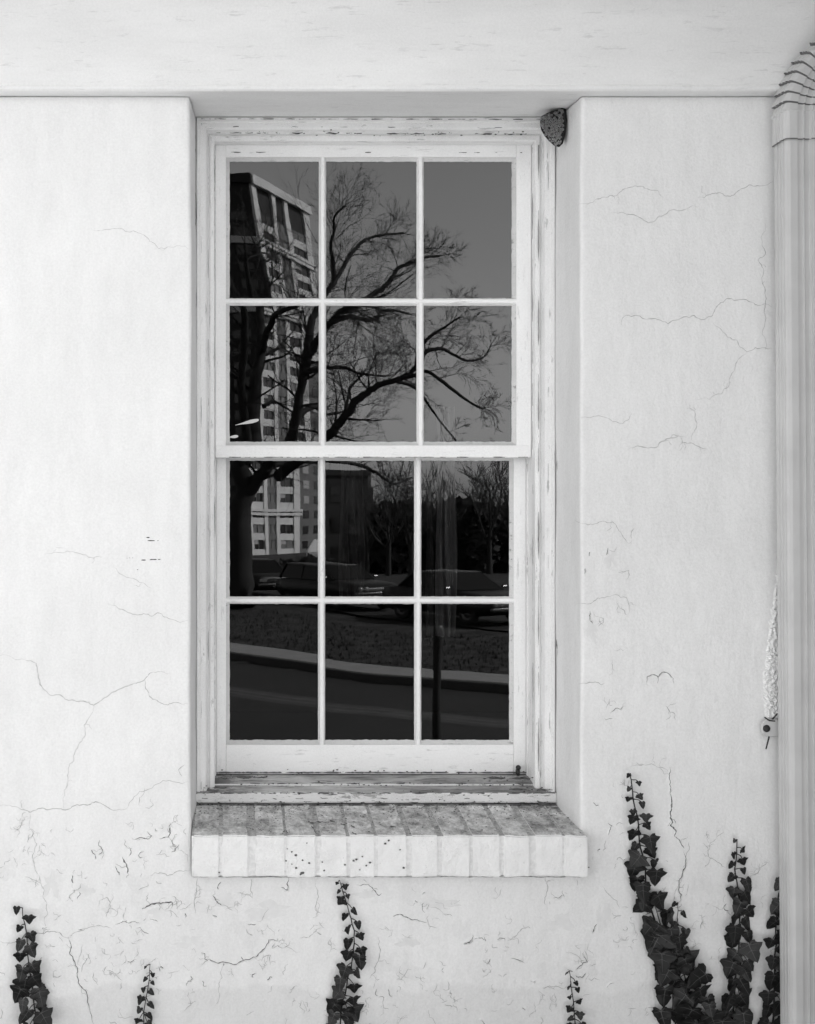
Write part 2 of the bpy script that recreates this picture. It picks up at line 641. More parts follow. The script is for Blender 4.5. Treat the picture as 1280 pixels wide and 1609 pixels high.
# eave, roof, other walls and the dark room behind the window
box_obj('eave_soffit', -4.7, 4.7, -.60, .0, 2.785, 2.81, M['beam'], house)
box_obj('eave_fascia', -4.7, 4.7, -.64, -.603, 2.76, 2.93, M['beam'], house)
V = [(-4.75, -.70, 2.93), (4.75, -.70, 2.93), (4.75, 3.4, 5.0), (-4.75, 3.4, 5.0), (-4.75, 7.4, 2.93), (4.75, 7.4, 2.93)]
V2 = [(x, y, z + .1) for x, y, z in V]
mesh_obj('roof', V + V2, [(0, 1, 2, 3), (3, 2, 5, 4), (6, 7, 8, 9), (9, 8, 11, 10), (0, 1, 7, 6), (4, 5, 11, 10), (0, 3, 9, 6), (3, 4, 10, 9), (1, 2, 8, 7), (2, 5, 11, 8)], M['roof'], house)
for x in (-4.5, 4.38):
    bm = bmesh.new()
    add_box(bm, x, x + .12, .0, 6.8, -.3, 2.9)
    v = [bm.verts.new(p) for p in ((x + .06, -.0, 2.9), (x + .06, 6.8, 2.9), (x + .06, 3.4, 4.95))]
    bm.faces.new(v)
    bm_obj('gable_wall', bm, M['stucco'], house)
box_obj('rear_wall', -4.5, 4.5, 6.7, 6.82, -.3, 2.9, M['stucco'], house)
# room lining (inward faces)
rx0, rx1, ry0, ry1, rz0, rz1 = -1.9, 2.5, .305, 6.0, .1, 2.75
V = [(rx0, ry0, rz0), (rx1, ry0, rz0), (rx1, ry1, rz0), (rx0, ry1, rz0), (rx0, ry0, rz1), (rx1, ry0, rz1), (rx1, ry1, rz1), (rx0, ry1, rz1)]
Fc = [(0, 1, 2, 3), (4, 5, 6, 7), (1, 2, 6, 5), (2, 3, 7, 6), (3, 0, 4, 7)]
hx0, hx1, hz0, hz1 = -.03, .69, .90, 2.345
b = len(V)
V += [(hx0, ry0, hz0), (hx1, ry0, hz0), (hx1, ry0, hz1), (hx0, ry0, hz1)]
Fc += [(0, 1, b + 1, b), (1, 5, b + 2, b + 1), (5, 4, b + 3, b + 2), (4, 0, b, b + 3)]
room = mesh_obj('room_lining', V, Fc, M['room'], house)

# ------------------------------------------------------------------ cracks in the stucco paint (thin open lines following the wall face)
CR = [
    # (darkness class, width mm, points in photograph pixels)
    (0, .7, [(70, 871), (98, 869), (129, 871), (147, 877), (160, 876)]),
    (0, .7, [(178, 889), (197, 906), (219, 915), (237, 924)]),
    (0, 1.0, [(169, 948), (188, 957), (208, 965), (225, 964), (237, 968), (249, 963), (269, 973), (296, 974)]),
    (0, 1.2, [(0, 1030), (39, 1036), (57, 1042), (60, 1064), (70, 1084), (98, 1094), (118, 1101), (130, 1101), (147, 1108), (160, 1100), (182, 1086), (200, 1078), (219, 1072), (227, 1068), (234, 1059), (248, 1055), (268, 1059)]),
    (0, 1.1, [(227, 1068), (228, 1076), (234, 1092), (248, 1102), (269, 1105), (296, 1105)]),
    (0, .8, [(147, 1108), (141, 1126), (132, 1139), (133, 1157), (124, 1168), (116, 1195), (107, 1222), (101, 1241), (100, 1272)]),
    (0, 1.4, [(0, 1266), (39, 1272), (48, 1276), (73, 1272), (99, 1272), (129, 1264), (144, 1261), (166, 1266), (200, 1269)]),
    (0, .9, [(200, 1269), (219, 1243), (256, 1226), (296, 1227)]),
    (0, .7, [(143, 359), (158, 363), (177, 359), (197, 364), (210, 363), (229, 372), (244, 384), (250, 391), (265, 388), (298, 392)]),
    (0, .8, [(47, 1276), (48, 1302), (58, 1325), (51, 1344), (55, 1365), (65, 1389), (68, 1410), (73, 1424), (70, 1446), (71, 1465)]),
    (0, 1.3, [(0, 1478), (44, 1469), (70, 1466), (91, 1464), (108, 1472)]),
    (1, 1.4, [(108, 1472), (112, 1487), (110, 1499), (121, 1519), (123, 1538), (132, 1554), (138, 1567), (150, 1612)]),
    (0, .9, [(108, 1472), (124, 1463), (143, 1456), (162, 1456), (176, 1460)]),
    (1, 1.0, [(181, 1452), (193, 1447), (205, 1449), (219, 1450)]),
    (1, 2.2, [(223, 1428), (234, 1423), (243, 1420), (257, 1418), (270, 1417), (271, 1424)]),
    (1, 2.0, [(192, 1346), (195, 1354), (199, 1361), (200, 1372)]),
    (1, 1.4, [(181, 1361), (184, 1368), (188, 1375)]),
    (1, 1.8, [(114, 1375), (113, 1381), (115, 1387)]),
    (1, 1.4, [(143, 1335), (149, 1342), (150, 1350)]),
    (1, 1.2, [(157, 1319), (155, 1328), (161, 1335), (155, 1343)]),
    (1, 1.2, [(211, 1319), (219, 1316), (231, 1318), (238, 1313), (231, 1306)]),
    (1, 1.4, [(250, 1318), (264, 1315), (266, 1302), (269, 1297)]),
    (1, 1.2, [(202, 1330), (206, 1338), (203, 1345)]),
    (0, 1.0, [(236, 1376), (251, 1371), (263, 1376), (276, 1370), (300, 1367)]),
    (0, 1.4, [(160, 1414), (168, 1410), (173, 1418), (170, 1430), (166, 1440)]),
    (1, 1.3, [(317, 1516), (329, 1506), (343, 1513), (361, 1513), (369, 1515), (386, 1507), (402, 1503), (412, 1492), (422, 1476), (435, 1478), (436, 1473)]),
    (1, 1.6, [(334, 1406), (339, 1414), (348, 1422)]), (0, 1.2, [(348, 1422), (357, 1424), (365, 1431)]),
    (0, 1.2, [(310, 1380), (309, 1401), (305, 1415), (306, 1435)]),
    (1, 1.3, [(453, 1379), (452, 1398), (441, 1394)]),
    (0, 1.0, [(394, 1380), (395, 1390), (397, 1409)]),
    (0, .9, [(496, 1382), (497, 1417), (495, 1429), (505, 1435)]),
    (0, 1.1, [(426, 1490), (436, 1485), (442, 1489), (451, 1486), (456, 1478)]),
    (0, 1.0, [(470, 1473), (485, 1472), (493, 1464), (505, 1457)]),
    (0, 1.1, [(410, 1510), (413, 1504), (425, 1500), (424, 1516)]),
    (0, .8, [(350, 1515), (349, 1535), (343, 1555), (338, 1580)]),
    (1, 1.3, [(1052, 1205), (1053, 1227), (1052.5, 1247)]),
    (1, 2.4, [(1052.5, 1247), (1055, 1262), (1052.5, 1277), (1056, 1292), (1053, 1297), (1061, 1304), (1059, 1314)]),
    (1, 1.5, [(1059, 1314), (1069, 1324), (1074, 1333)]),
    (1, 1.4, [(1074, 1336), (1076, 1362), (1069, 1379), (1066, 1389), (1064, 1421)]),
    (0, .8, [(1082, 1322), (1078, 1340), (1076, 1362)]), (0, .7, [(1070, 1379), (1060, 1400), (1056, 1420)]),
    (0, 1.2, [(1104, 1324), (1112, 1334), (1115, 1348), (1129, 1355), (1139, 1363)]),
    (0, .8, [(1115, 1348), (1105, 1363)]), (0, .7, [(1112, 1332), (1124, 1318), (1137, 1305)]),
    (0, .8, [(990, 1205), (1010, 1201), (1035, 1206), (1050, 1212)]),
    (0, .8, [(1171, 1386), (1189, 1371), (1211, 1354)]),
    (0, .9, [(909, 319), (928, 319), (947, 310), (968, 308), (981, 297), (1001, 294), (1018, 298), (1034, 301), (1043, 311)]),
    (0, 1.0, [(959, 334), (984, 337), (1006, 343), (1018, 351), (1034, 340), (1049, 333), (1074, 330), (1096, 326)]),
    (0, 1.1, [(1096, 311), (1114, 306), (1133, 304), (1152, 307), (1164, 297), (1189, 292), (1215, 284)]),
    (0, 1.1, [(976, 511), (981, 497), (993, 497), (1015, 502), (1049, 509), (1074, 498), (1105, 502), (1119, 496), (1128, 479), (1142, 469), (1164, 471), (1186, 479), (1201, 477), (1213, 483)]),
    (0, .9, [(1119, 508), (1139, 525), (1149, 533), (1156, 534), (1173, 553), (1201, 546), (1213, 547)]),
    (0, .7, [(1173, 553), (1158, 567), (1149, 587), (1145, 606), (1133, 619), (1093, 628)]),
    (0, 1.0, [(1201, 350), (1202, 397), (1191, 408), (1198, 433), (1202, 465), (1203, 500), (1202, 550)]),
    (0, 1.2, [(987, 705), (1003, 701), (1034, 701), (1045, 691), (1055, 688), (1076, 687)]),
    (0, .9, [(1071, 687), (1072, 696), (1086, 696), (1111, 706)]), (0, .8, [(1086, 692), (1094, 671), (1091, 646), (1078, 642)]),
    (0, .9, [(903, 817), (931, 824), (947, 819), (962, 820), (978, 842), (993, 854)]),
    (1, 1.2, [(1015, 1072), (1017, 1063), (1024, 1060), (1034, 1064), (1040, 1056), (1052, 1060), (1059, 1074)]),
    (0, 1.0, [(1034, 1064), (1033, 1074)]), (0, 1.2, [(1045, 1109), (1052, 1119), (1060, 1122), (1061, 1131)]),
    (0, .9, [(905, 949), (931, 946), (950, 939), (984, 939), (989, 963)]),
    (0, 1.0, [(908, 1075), (944, 1076), (950, 1073)]), (0, .8, [(905, 662), (962, 662), (979, 665), (993, 649)]),
    (1, 1.3, [(560, 1390), (583, 1393), (594, 1406), (599, 1403)]),
    (1, 1.3, [(617, 1439), (632, 1437), (645, 1444), (670, 1449)]),
    (0, 1.1, [(594, 1472), (597, 1494), (591, 1514), (580, 1537)]),
    (1, 1.2, [(727, 1481), (737, 1480), (742, 1468)]), (1, 1.2, [(745, 1475), (757, 1473), (763, 1478), (760, 1471)]),
    (0, 1.1, [(796, 1478), (813, 1465), (825, 1458), (829, 1455)]), (0, 1.1, [(857, 1378), (860, 1399), (857, 1422)]),
    (1, 1.2, [(765, 1514), (770, 1506)]), (0, 1.2, [(790, 1534), (796, 1529)]),
    (1, 1.1, [(904, 1524), (916, 1511), (922, 1511), (916, 1498)]), (0, 1.0, [(947, 1393), (960, 1409), (973, 1426)]),
    (1, 1.2, [(955, 681 + 180), (952, 872)]), (1, 1.3, [(926, 867), (925, 874)]), (1, 1.2, [(919, 893), (918, 902)]),
    (0, 1.0, [(973, 897), (988, 896), (984, 911)]), (1, 1.2, [(927, 960), (926, 967), (931, 980)]),
]


def jitter_path(pts, lvl=3, amp=.16):
    pts = [Vector((p[0], p[1])) for p in pts]
    for _ in range(lvl):
        out = [pts[0]]
        for a, b in zip(pts, pts[1:]):
            d = b - a
            L = d.length
            if L > 2.5:
                nrm = Vector((-d.y, d.x))
                out.append((a + b) / 2 + nrm * random.uniform(-amp, amp))
            out.append(b)
        pts = out
    return pts


def on_wall(px, py, off=.0007):
    p = P(px, py, 2.6)
    return Vector((p.x, wdisp(p.x, p.z) - off, p.z))


crk = {0: ([], []), 1: ([], [])}
lip = ([], [])


def add_crack(cls, wmm, pts):
    V, Fc = crk[cls]
    q = [on_wall(*p) for p in pts]
    n = len(q)
    base = len(V)
    wl = random.uniform(0, 50)
    sgn = random.choice((-1, 1))
    LV, LF = lip
    lb_ = len(LV)
    for i, p in enumerate(q):
        a, b = q[max(0, i - 1)], q[min(n - 1, i + 1)]
        d = (b - a)
        nrm = Vector((-d.z, 0, d.x))
        if nrm.length < 1e-9: nrm = Vector((0, 0, 1))
        nrm.normalize()
        t = i / max(1, n - 1)
        w = wmm * .0005 * min(1, 5 * t + .2, 5 * (1 - t) + .2) * (1.0 + 1.1 * noise.noise(Vector((i * .45 + wl, 2, 3)))) * random.uniform(.8, 1.2)
        V += [p + nrm * w, p - nrm * w]
        if cls:      # the paint curls up along one lip of the crack
            cu = max(0.0, noise.noise(Vector((i * .3 + wl, 9, 3))) + .25) * .0030 * min(1, 6 * t, 6 * (1 - t))
            wd = .003 + .004 * abs(noise.noise(Vector((i * .25 + wl, 5, 1))))
            e = p + nrm * sgn * w
            LV += [e + Vector((0, .0005 - cu, 0)), e + nrm * sgn * wd * .5 + Vector((0, .0005 - cu * .35, 0)), e + nrm * sgn * wd + Vector((0, .0012, 0))]
    for i in range(n - 1):
        Fc.append((base + 2 * i, base + 2 * i + 1, base + 2 * i + 3, base + 2 * i + 2))
        if cls:
            for k in (0, 1):
                a = lb_ + 3 * i + k
                LF.append((a, a + 1, a + 4, a + 3))


for cls, w, pts in CR:
    pp = jitter_path(pts)
    add_crack(cls, w * (1.0 if cls else .95), pp)
    if len(pp) > 14 and random.random() < .8:       # short side branches
        for _ in range(random.randint(1, 3)):
            k = random.randrange(2, len(pp) - 2)
            a = random.uniform(0, 6.28)
            L = random.uniform(5, 20)
            p = pp[k]
            add_crack(0, w * .55, jitter_path([p, p + Vector((math.cos(a), math.sin(a))) * L * .5, p + Vector((math.cos(a + .5), math.sin(a + .5))) * L], 2, .25))


def dens(x, y):
    """where small flaking is thick: foot of the wall, beside the sill, lower part of the jamb"""
    f = 0.0
    if y > 1290: f = .5 + .5 * min(1, (y - 1290) / 60)
    if 300 < x < 930 and 1378 < y < 1500: f = 1.0
    if 915 < x < 1000 and 800 < y < 1400: f = max(f, .45)
    if 225 < x < 300 and 1150 < y < 1390: f = max(f, .4)
    if x > 1090: f *= .25
    nz = noise.noise(Vector((x * .013, y * .013, 4)))
    return f * max(0, min(1.3, .55 + 1.5 * nz))


cnt = 0
while cnt < 420:
    x, y = random.uniform(0, 1220), random.uniform(800, 1612)
    if 298 < x < 930 and y < 1384: continue
    if random.random() > dens(x, y): continue
    cnt += 1
    a = random.choice((random.gauss(1.57, .4), random.gauss(0, .4), random.uniform(0, 6.28)))
    p = Vector((x, y)); pts = [p]
    st_ = random.uniform(2.2, 6.5)
    for _ in range(random.randint(2, 5)):
        a += random.choice((-1, 1)) * random.choice((.15, .35, .8, 1.2))
        p = p + Vector((math.cos(a), math.sin(a))) * st_ * random.uniform(.6, 1.4)
        pts.append(p)
    if any(298 < q.x < 930 and q.y < 1381 for q in pts): continue
    dark = random.random() < .16
    add_crack(1 if dark else 0, random.uniform(.45, 1.0) if not dark else random.uniform(.6, 1.3), jitter_path(pts, 1, .12))
    while random.random() < .45:
        q = random.choice(pts[1:])
        b_ = random.uniform(0, 6.28)
        e = q + Vector((math.cos(b_), math.sin(b_))) * st_ * random.uniform(.7, 1.8)
        if 298 < e.x < 930 and e.y < 1381: break
        add_crack(0, random.uniform(.4, .7), jitter_path([q, e, e + Vector((math.cos(b_ + .9), math.sin(b_ + .9))) * st_], 1, .15))
for cls, nm, mt in ((0, 'hairline_crack', M['hair']), (1, 'paint_crack', M['crack'])):
    o = mesh_obj(nm, crk[cls][0], crk[cls][1], mt, wall)
    o['kind'] = 'stuff'
o = mesh_obj('curled_paint_lip', lip[0], lip[1], M['stucco'], wall, True)
o['kind'] = 'stuff'
# black scuffs left of the window
V, Fc = [], []
for (x0, x1, y, h) in ((230, 235, 844.5, 1.6), (232, 243, 849.5, 1.5), (247, 249, 849.5, 1), (222, 226, 880, 1.2), (235, 238, 879.5, .9), (222, 229, 880, 1.5), (236, 246, 879, 1.6), (248, 252, 879, 1.4), (199, 200, 877, .8), (203, 204, 876.6, .8), (208, 209, 876.4, .8), (215, 217, 895, 1)):
    b = len(V)
    m = 5
    for i in range(m + 1):
        x = x0 + (x1 - x0) * i / m
        hh = h * .5 * (.35 + .65 * math.sin(math.pi * (i + .6) / (m + 1.2))) * random.uniform(.7, 1.2)
        V += [on_wall(x, y - hh), on_wall(x, y + hh)]
    for i in range(m):
        Fc.append((b + 2 * i, b + 2 * i + 1, b + 2 * i + 3, b + 2 * i + 2))
tag(mesh_obj('scuff_mark', V, Fc, M['scuff'], wall), kind='stuff')

# rough-cast patch of stucco beside the downspout
V, Fc = [], []
nx, nz = 44, 180
for i in range(nx + 1):
    for k in range(nz + 1):
        py = 872 + (1152 - 872) * k / nz
        t = k / nz
        xl = 1224 + 3.5 * noise.noise(Vector((py * .11, 3, 1))) + 2 * noise.noise(Vector((py * .4, 3, 1))) - 28 * min(1, t * 1.45) ** .8 + 6 * max(0, t - .8) / .2
        xr = 1262
        px = xl + (xr - xl) * i / nx
        p = on_wall(px, py, .0)
        edge = min(1, (px - xl) / 5, k / 6, (nz - k) / 6)
        h = (noise.noise(p * 190) * .6 + noise.noise(p * 420) * .35 + .30) * .009 * min(1, (px - xl) / 9)
        V.append((p.x, p.y + .0015 - max(0, edge) * (max(-.001, h) + .0016), p.z))
for i in range(nx):
    for k in range(nz):
        a = i * (nz + 1) + k
        Fc.append((a, a + 1, a + nz + 2, a + nz + 1))
mesh_obj('rough_cast_patch', V, Fc, M['rough'], wall)

# open joints between reveal and casing
for pts_, w_ in (([(880, 236), (880, 262)], 1.5), ([(876, 285), (880, 300), (879, 332)], 1.5), ([(880, 350), (878, 372), (875, 385), (879, 410), (879, 442)], 1.8), ([(880, 530), (880, 552)], 1.6), ([(880, 588), (881, 615), (880, 640)], 2.2),
                 ([(877, 700), (876, 760), (878, 815)], 1.0), ([(874, 1005), (876, 1030), (880, 1048)], 1.5), ([(880, 1180), (878, 1262)], 1.6),
                 ([(306, 205), (306.5, 240)], 2.0), ([(306, 300), (305.5, 380)], .9), ([(307, 735), (308.5, 765)], 1.5), ([(304.5, 1052), (305, 1100), (304, 1150)], 1.7), ([(304, 1150), (305, 1190), (305, 1232)], 2.6), ([(304, 400), (305, 520)], .7)):
    q_ = jitter_path(pts_, 3, .04)
    V, Fc = [], []
    for i, p_ in enumerate(q_):
        t = i / (len(q_) - 1)
        hw_ = w_ * .5 * min(1, 6 * t + .3, 6 * (1 - t) + .3) * random.uniform(.4, 1.2)
        V += [P(p_.x - hw_, p_.y, 2.7465), P(p_.x + hw_, p_.y, 2.7465)]
    for i in range(len(q_) - 1):
        Fc.append((2 * i, 2 * i + 1, 2 * i + 3, 2 * i + 2))
    mesh_obj('open_seam', V, Fc, M['crack'], wall)

# patches where the top coat has come away
V, Fc = [], []
pc = [(322, 1425, 26, 11), (352, 1412, 18, 12), (420, 1430, 40, 14), (395, 1450, 18, 9), (135, 1400, 16, 9), (170, 1428, 9, 8), (250, 1432, 20, 9), (215, 1345, 10, 14), (262, 1300, 14, 9), (575, 1402, 22, 9), (690, 1420, 30, 10), (780, 1440, 24, 12),
      (880, 1450, 22, 16), (910, 1500, 20, 14), (945, 1440, 14, 22), (960, 1520, 22, 14), (640, 1480, 18, 9), (80, 1390, 12, 20), (300, 1480, 24, 12), (470, 1500, 18, 8), (960, 880, 10, 16), (930, 990, 9, 18), (1000, 1450, 10, 16), (120, 1520, 18, 12), (1205, 492, 6, 5)]
for (x, y, a, b) in pc[::2] + pc[1::4]:
    k0_ = len(V)
    m = 30
    ph = random.uniform(0, 20)
    V.append(on_wall(x, y, .0004))
    for i in range(m):
        t = 2 * math.pi * i / m
        q = .8 + .9 * noise.noise(Vector((math.cos(t) * 1.3 + ph, math.sin(t) * 1.3, 2))) + .55 * noise.noise(Vector((math.cos(t) * 3.6 + ph, math.sin(t) * 3.6, 7))) + random.uniform(-.06, .06)
        V.append(on_wall(x + math.cos(t) * a * q, y + math.sin(t) * b * q, .0004))
    for i in range(m):
        Fc.append((k0_, k0_ + 1 + i, k0_ + 1 + (i + 1) % m))
tag(mesh_obj('lost_paint_patch', V, Fc, M['oldpaint'], wall), kind='stuff')

# unseen wing added at the downspout corner, sized and greyed to darken the wall
box_obj('wing_wall', 1.32, 1.60, -1.4, -.002, -.3, 2.78, M['wing'], house)

# ------------------------------------------------------------------ window frame: moulded casing, stops and wooden sill
frame = thing('window_frame', ((OX0 + OX1) / 2, .15, .85), 'white moulded wooden window casing with weathered peeling sill', 'window frame')
prof = [(.0, 2.80), (.0, 2.757), (.0035, 2.7495), (.011, 2.749), (.0125, 2.752), (.0215, 2.7525), (.0245, 2.7555), (.0255, 2.764),
        (.0275, 2.7725), (.0295, 2.7745), (.0315, 2.7700), (.034, 2.7690), (.0405, 2.7695), (.0425, 2.772), (.0425, 2.90)]
ZT, ZB = 2.3965, .866
HS = 1.2


def casing(name, ends, mat):
    V, Fc = [], []
    n = len(prof)
    for e in ends:
        for (t, Z) in prof:
            x, z = e(t)
            V.append((x, CY + Z, z))
    for i in range(len(ends) - 1):
        for j in range(n - 1):
            Fc.append((i * n + j, i * n + j + 1, (i + 1) * n + j + 1, (i + 1) * n + j))
    o = mesh_obj(name, V, Fc, mat)
    return keep(o, frame)


NS = 24
casing('side_casing', [lambda t, s=s: (BX0 + t, ZB + (ZT - HS * t - ZB) * s / NS) for s in range(NS + 1)], M['wood_z'])
casing('side_casing', [lambda t, s=s: (BX1 - t, ZB + (ZT - HS * t - ZB) * s / NS) for s in range(NS + 1)], M['wood_z'])
casing('head_casing', [lambda t, s=s: (BX0 + t + (BX1 - BX0 - 2 * t) * s / NS, ZT - HS * t) for s in range(NS + 1)], M['wood_x'])
# parting stops beside the lower sash
for x0, x1 in ((-.0335, -.0305), (.6895, .6925)):
    keep(box_obj('parting_stop', x0, x1, CY + 2.838, CY + 2.90, .895, 1.64, M['wood_z']), frame)

# wooden sill: front nosing, sloped tread, second step up to the sash
sp = [(2.90, .842), (2.752, .8515), (2.7475, .8535), (2.745, .857), (2.745, .8735), (2.7465, .8765), (2.750, .8785), (2.789, .8835), (2.7905, .8865),
      (2.793, .8885), (2.845, .8965), (2.90, .9005)]
V, Fc = [], []
XN = 60
for i in range(XN + 1):
    x = BX0 + .0005 + (BX1 - BX0 - .001) * i / XN
    for (Z, z) in sp:
        w = noise.noise(Vector((x * 9, Z * 14, z * 20))) * .0012
        V.append((x, CY + Z + w, z + w * .6))
n = len(sp)
fm = []
for i in range(XN):
    for j in range(n - 1):
        Fc.append((i * n + j, i * n + j + 1, (i + 1) * n + j + 1, (i + 1) * n + j))
        fm.append(0 if j in (2, 3, 4, 7) else 1)
keep(mesh_obj('wooden_sill', V, Fc, [M['nosing'], M['sillwood']], mat_idx=fm), frame)
# joint dirt and crumbs, plus shade lines painted under rails and in grooves
def dirt_line(pts, Z, w, gap, wob=.8, crumbs=0):
    V, Fc = [], []
    up_ = abs(pts[0][0] - pts[-1][0]) < 5
    L = sum(math.hypot(b[0] - a[0], b[1] - a[1]) for a, b in zip(pts, pts[1:]))
    sd_ = random.uniform(0, 90)
    n = max(4, int(L / 3))
    prev = None
    for i in range(n + 1):
        d = L * i / n
        k = 0
        for a, b in zip(pts, pts[1:]):
            l_ = math.hypot(b[0] - a[0], b[1] - a[1])
            if d <= l_ + 1e-6: break
            d -= l_
        t = d / l_
        x, y = a[0] + (b[0] - a[0]) * t, a[1] + (b[1] - a[1]) * t
        nx, ny = -(b[1] - a[1]) / l_, (b[0] - a[0]) / l_
        o = noise.noise(Vector((i * .35 + sd_, 1, 1))) * wob
        f = 1.3 * noise.noise(Vector((i * .045 + sd_, 5, 1))) + .12 * noise.noise(Vector((i * .4 + sd_, 3, 1))) + .40 - gap if up_ else noise.noise(Vector((i * .16 + sd_, 5, 1))) + .5 * noise.noise(Vector((i * .9 + sd_, 3, 1))) + .45 - gap
        hw_ = w * .5 * max(0, min(1.3, f * 2.2))
        x += nx * o; y += ny * o
        cur = None
        if hw_ > .12:
            b_ = len(V)
            V += [P(x + nx * hw_, y + ny * hw_, Z), P(x - nx * hw_, y - ny * hw_, Z)]
            cur = b_
            if prev is not None:
                Fc.append((prev, prev + 1, cur + 1, cur))
        prev = cur
        for _ in range(crumbs):
            if random.random() < .25:
                r_ = random.uniform(.4, 1.5)
                cx_, cy_ = x + random.gauss(0, 2), y + random.gauss(0, 2.2)
                b_ = len(V)
                for q in range(5):
                    an = q * 1.257 + random.uniform(-.4, .4)
                    V.append(P(cx_ + math.cos(an) * r_ * 1.5, cy_ + math.sin(an) * r_ * .8, Z))
                Fc.append(tuple(range(b_, b_ + 5)))
    if Fc:
        tag(keep(mesh_obj('joint_dirt', V, Fc, M['seamdirt'] if up_ else M['crack']), frame), kind='stuff')


for a_ in (
    ([(340, 209), (830, 211)], 2.7515, 2.0, .30, 1.6, 1), ([(330, 199), (840, 201)], 2.7480, 1.1, .50, .8, 0), ([(345, 239.5), (820, 240)], 2.7985, 1.3, .48, .8, 0), ([(310, 187), (860, 188)], 2.7440, 1.3, .25, .6, 0),
    ([(337.5, 232), (337.5, 1212)], 2.7665, 1.1, .30, .4, 0), ([(327, 215), (327, 1235)], 2.7480, .9, .50, .4, 0), ([(316, 200), (316, 1240)], 2.7450, .8, .55, .4, 0),
    ([(836.5, 232), (837, 1212)], 2.7665, 1.4, .25, .4, 0), ([(846, 228), (846, 1230)], 2.7640, 1.8, .20, .4, 0), ([(861, 215), (861, 1238)], 2.7470, .8, .55, .4, 0),
    ([(342, 718.5), (832, 718.5)], 2.7965, 1.1, .22, .3, 0), ([(340, 1213.5), (834, 1213.5)], 2.8400, 1.7, .02, .5, 1), ([(330, 1231), (845, 1231)], 2.7860, 1.4, .38, 1.0, 1),  # shade under the meeting rail and lower sash drawn as dark lines
    ([(330, 1235), (845, 1235)], 2.7850, 1.2, .45, .8, 1), ([(308, 1246), (872, 1246)], 2.7435, 1.9, .20, .9, 1), ([(308, 1254), (870, 1255)], 2.7435, 1.1, .50, 2.2, 0), ([(306, 1260), (870, 1261)], 2.7435, 1.2, .42, 1.6, 1), ([(306, 1265), (876, 1265)], 2.7435, 2.2, .05, .7, 1),
    ([(342, 1222), (420, 1221)], 2.7850, 2.6, .10, 3.0, 2), ([(760, 1222), (834, 1223)], 2.7850, 3.0, .0, 3.0, 3), ([(800, 1240), (868, 1241)], 2.7435, 2.6, .15, 2.5, 2), ([(845, 1262), (878, 1268)], 2.7430, 5.0, -.3, 2.0, 4),
    ([(320, 1237), (360, 1238)], 2.7435, 2.0, .15, 2.0, 1)):
    dirt_line(*a_)
# rusty latch bolt in the corner of the sill
bm = bmesh.new()
add_box(bm, .664, .672, CY + 2.828, CY + 2.84, .897, .912, .002)
r = bmesh.ops.create_uvsphere(bm, u_segments=10, v_segments=8, radius=.006)
for v in r['verts']: v.co += Vector((.668, CY + 2.829, .916))
keep(bm_obj('sash_bolt', bm, M['iron'], None, True), frame)


# ------------------------------------------------------------------ sashes
def hmuntin_profile(face, glass):
    return face, glass


def prism_bar(bm, a, b, wf, wb, yf, yb, vertical):
    """trapezoid glazing bar from a to b, centred, narrow face yf towards the street, wide at the glass yb"""
    (xa, za), (xb, zb) = a, b
    vs = []
    for (x, z) in (a, b):
        for (w, y) in ((-wf, yf), (wf, yf), (wb, yb), (-wb, yb)):
            vs.append(bm.verts.new((x + (w if vertical else 0), y, z + (0 if vertical else w))))
    f = bm.faces.new
    for j in range(4):
        k = (j + 1) % 4
        f((vs[j], vs[k], vs[4 + k], vs[4 + j]))
    f(vs[0:4]); f(vs[4:8])
    ed = [e for e in bm.edges if e.verts[0] in vs[:2] + vs[4:6] and e.verts[1] in vs[:2] + vs[4:6]]
    bmesh.ops.bevel(bm, geom=[e for e in ed if (e.verts[0].co - e.verts[1].co).length > .05], offset=.0012, segments=2, affect='EDGES')


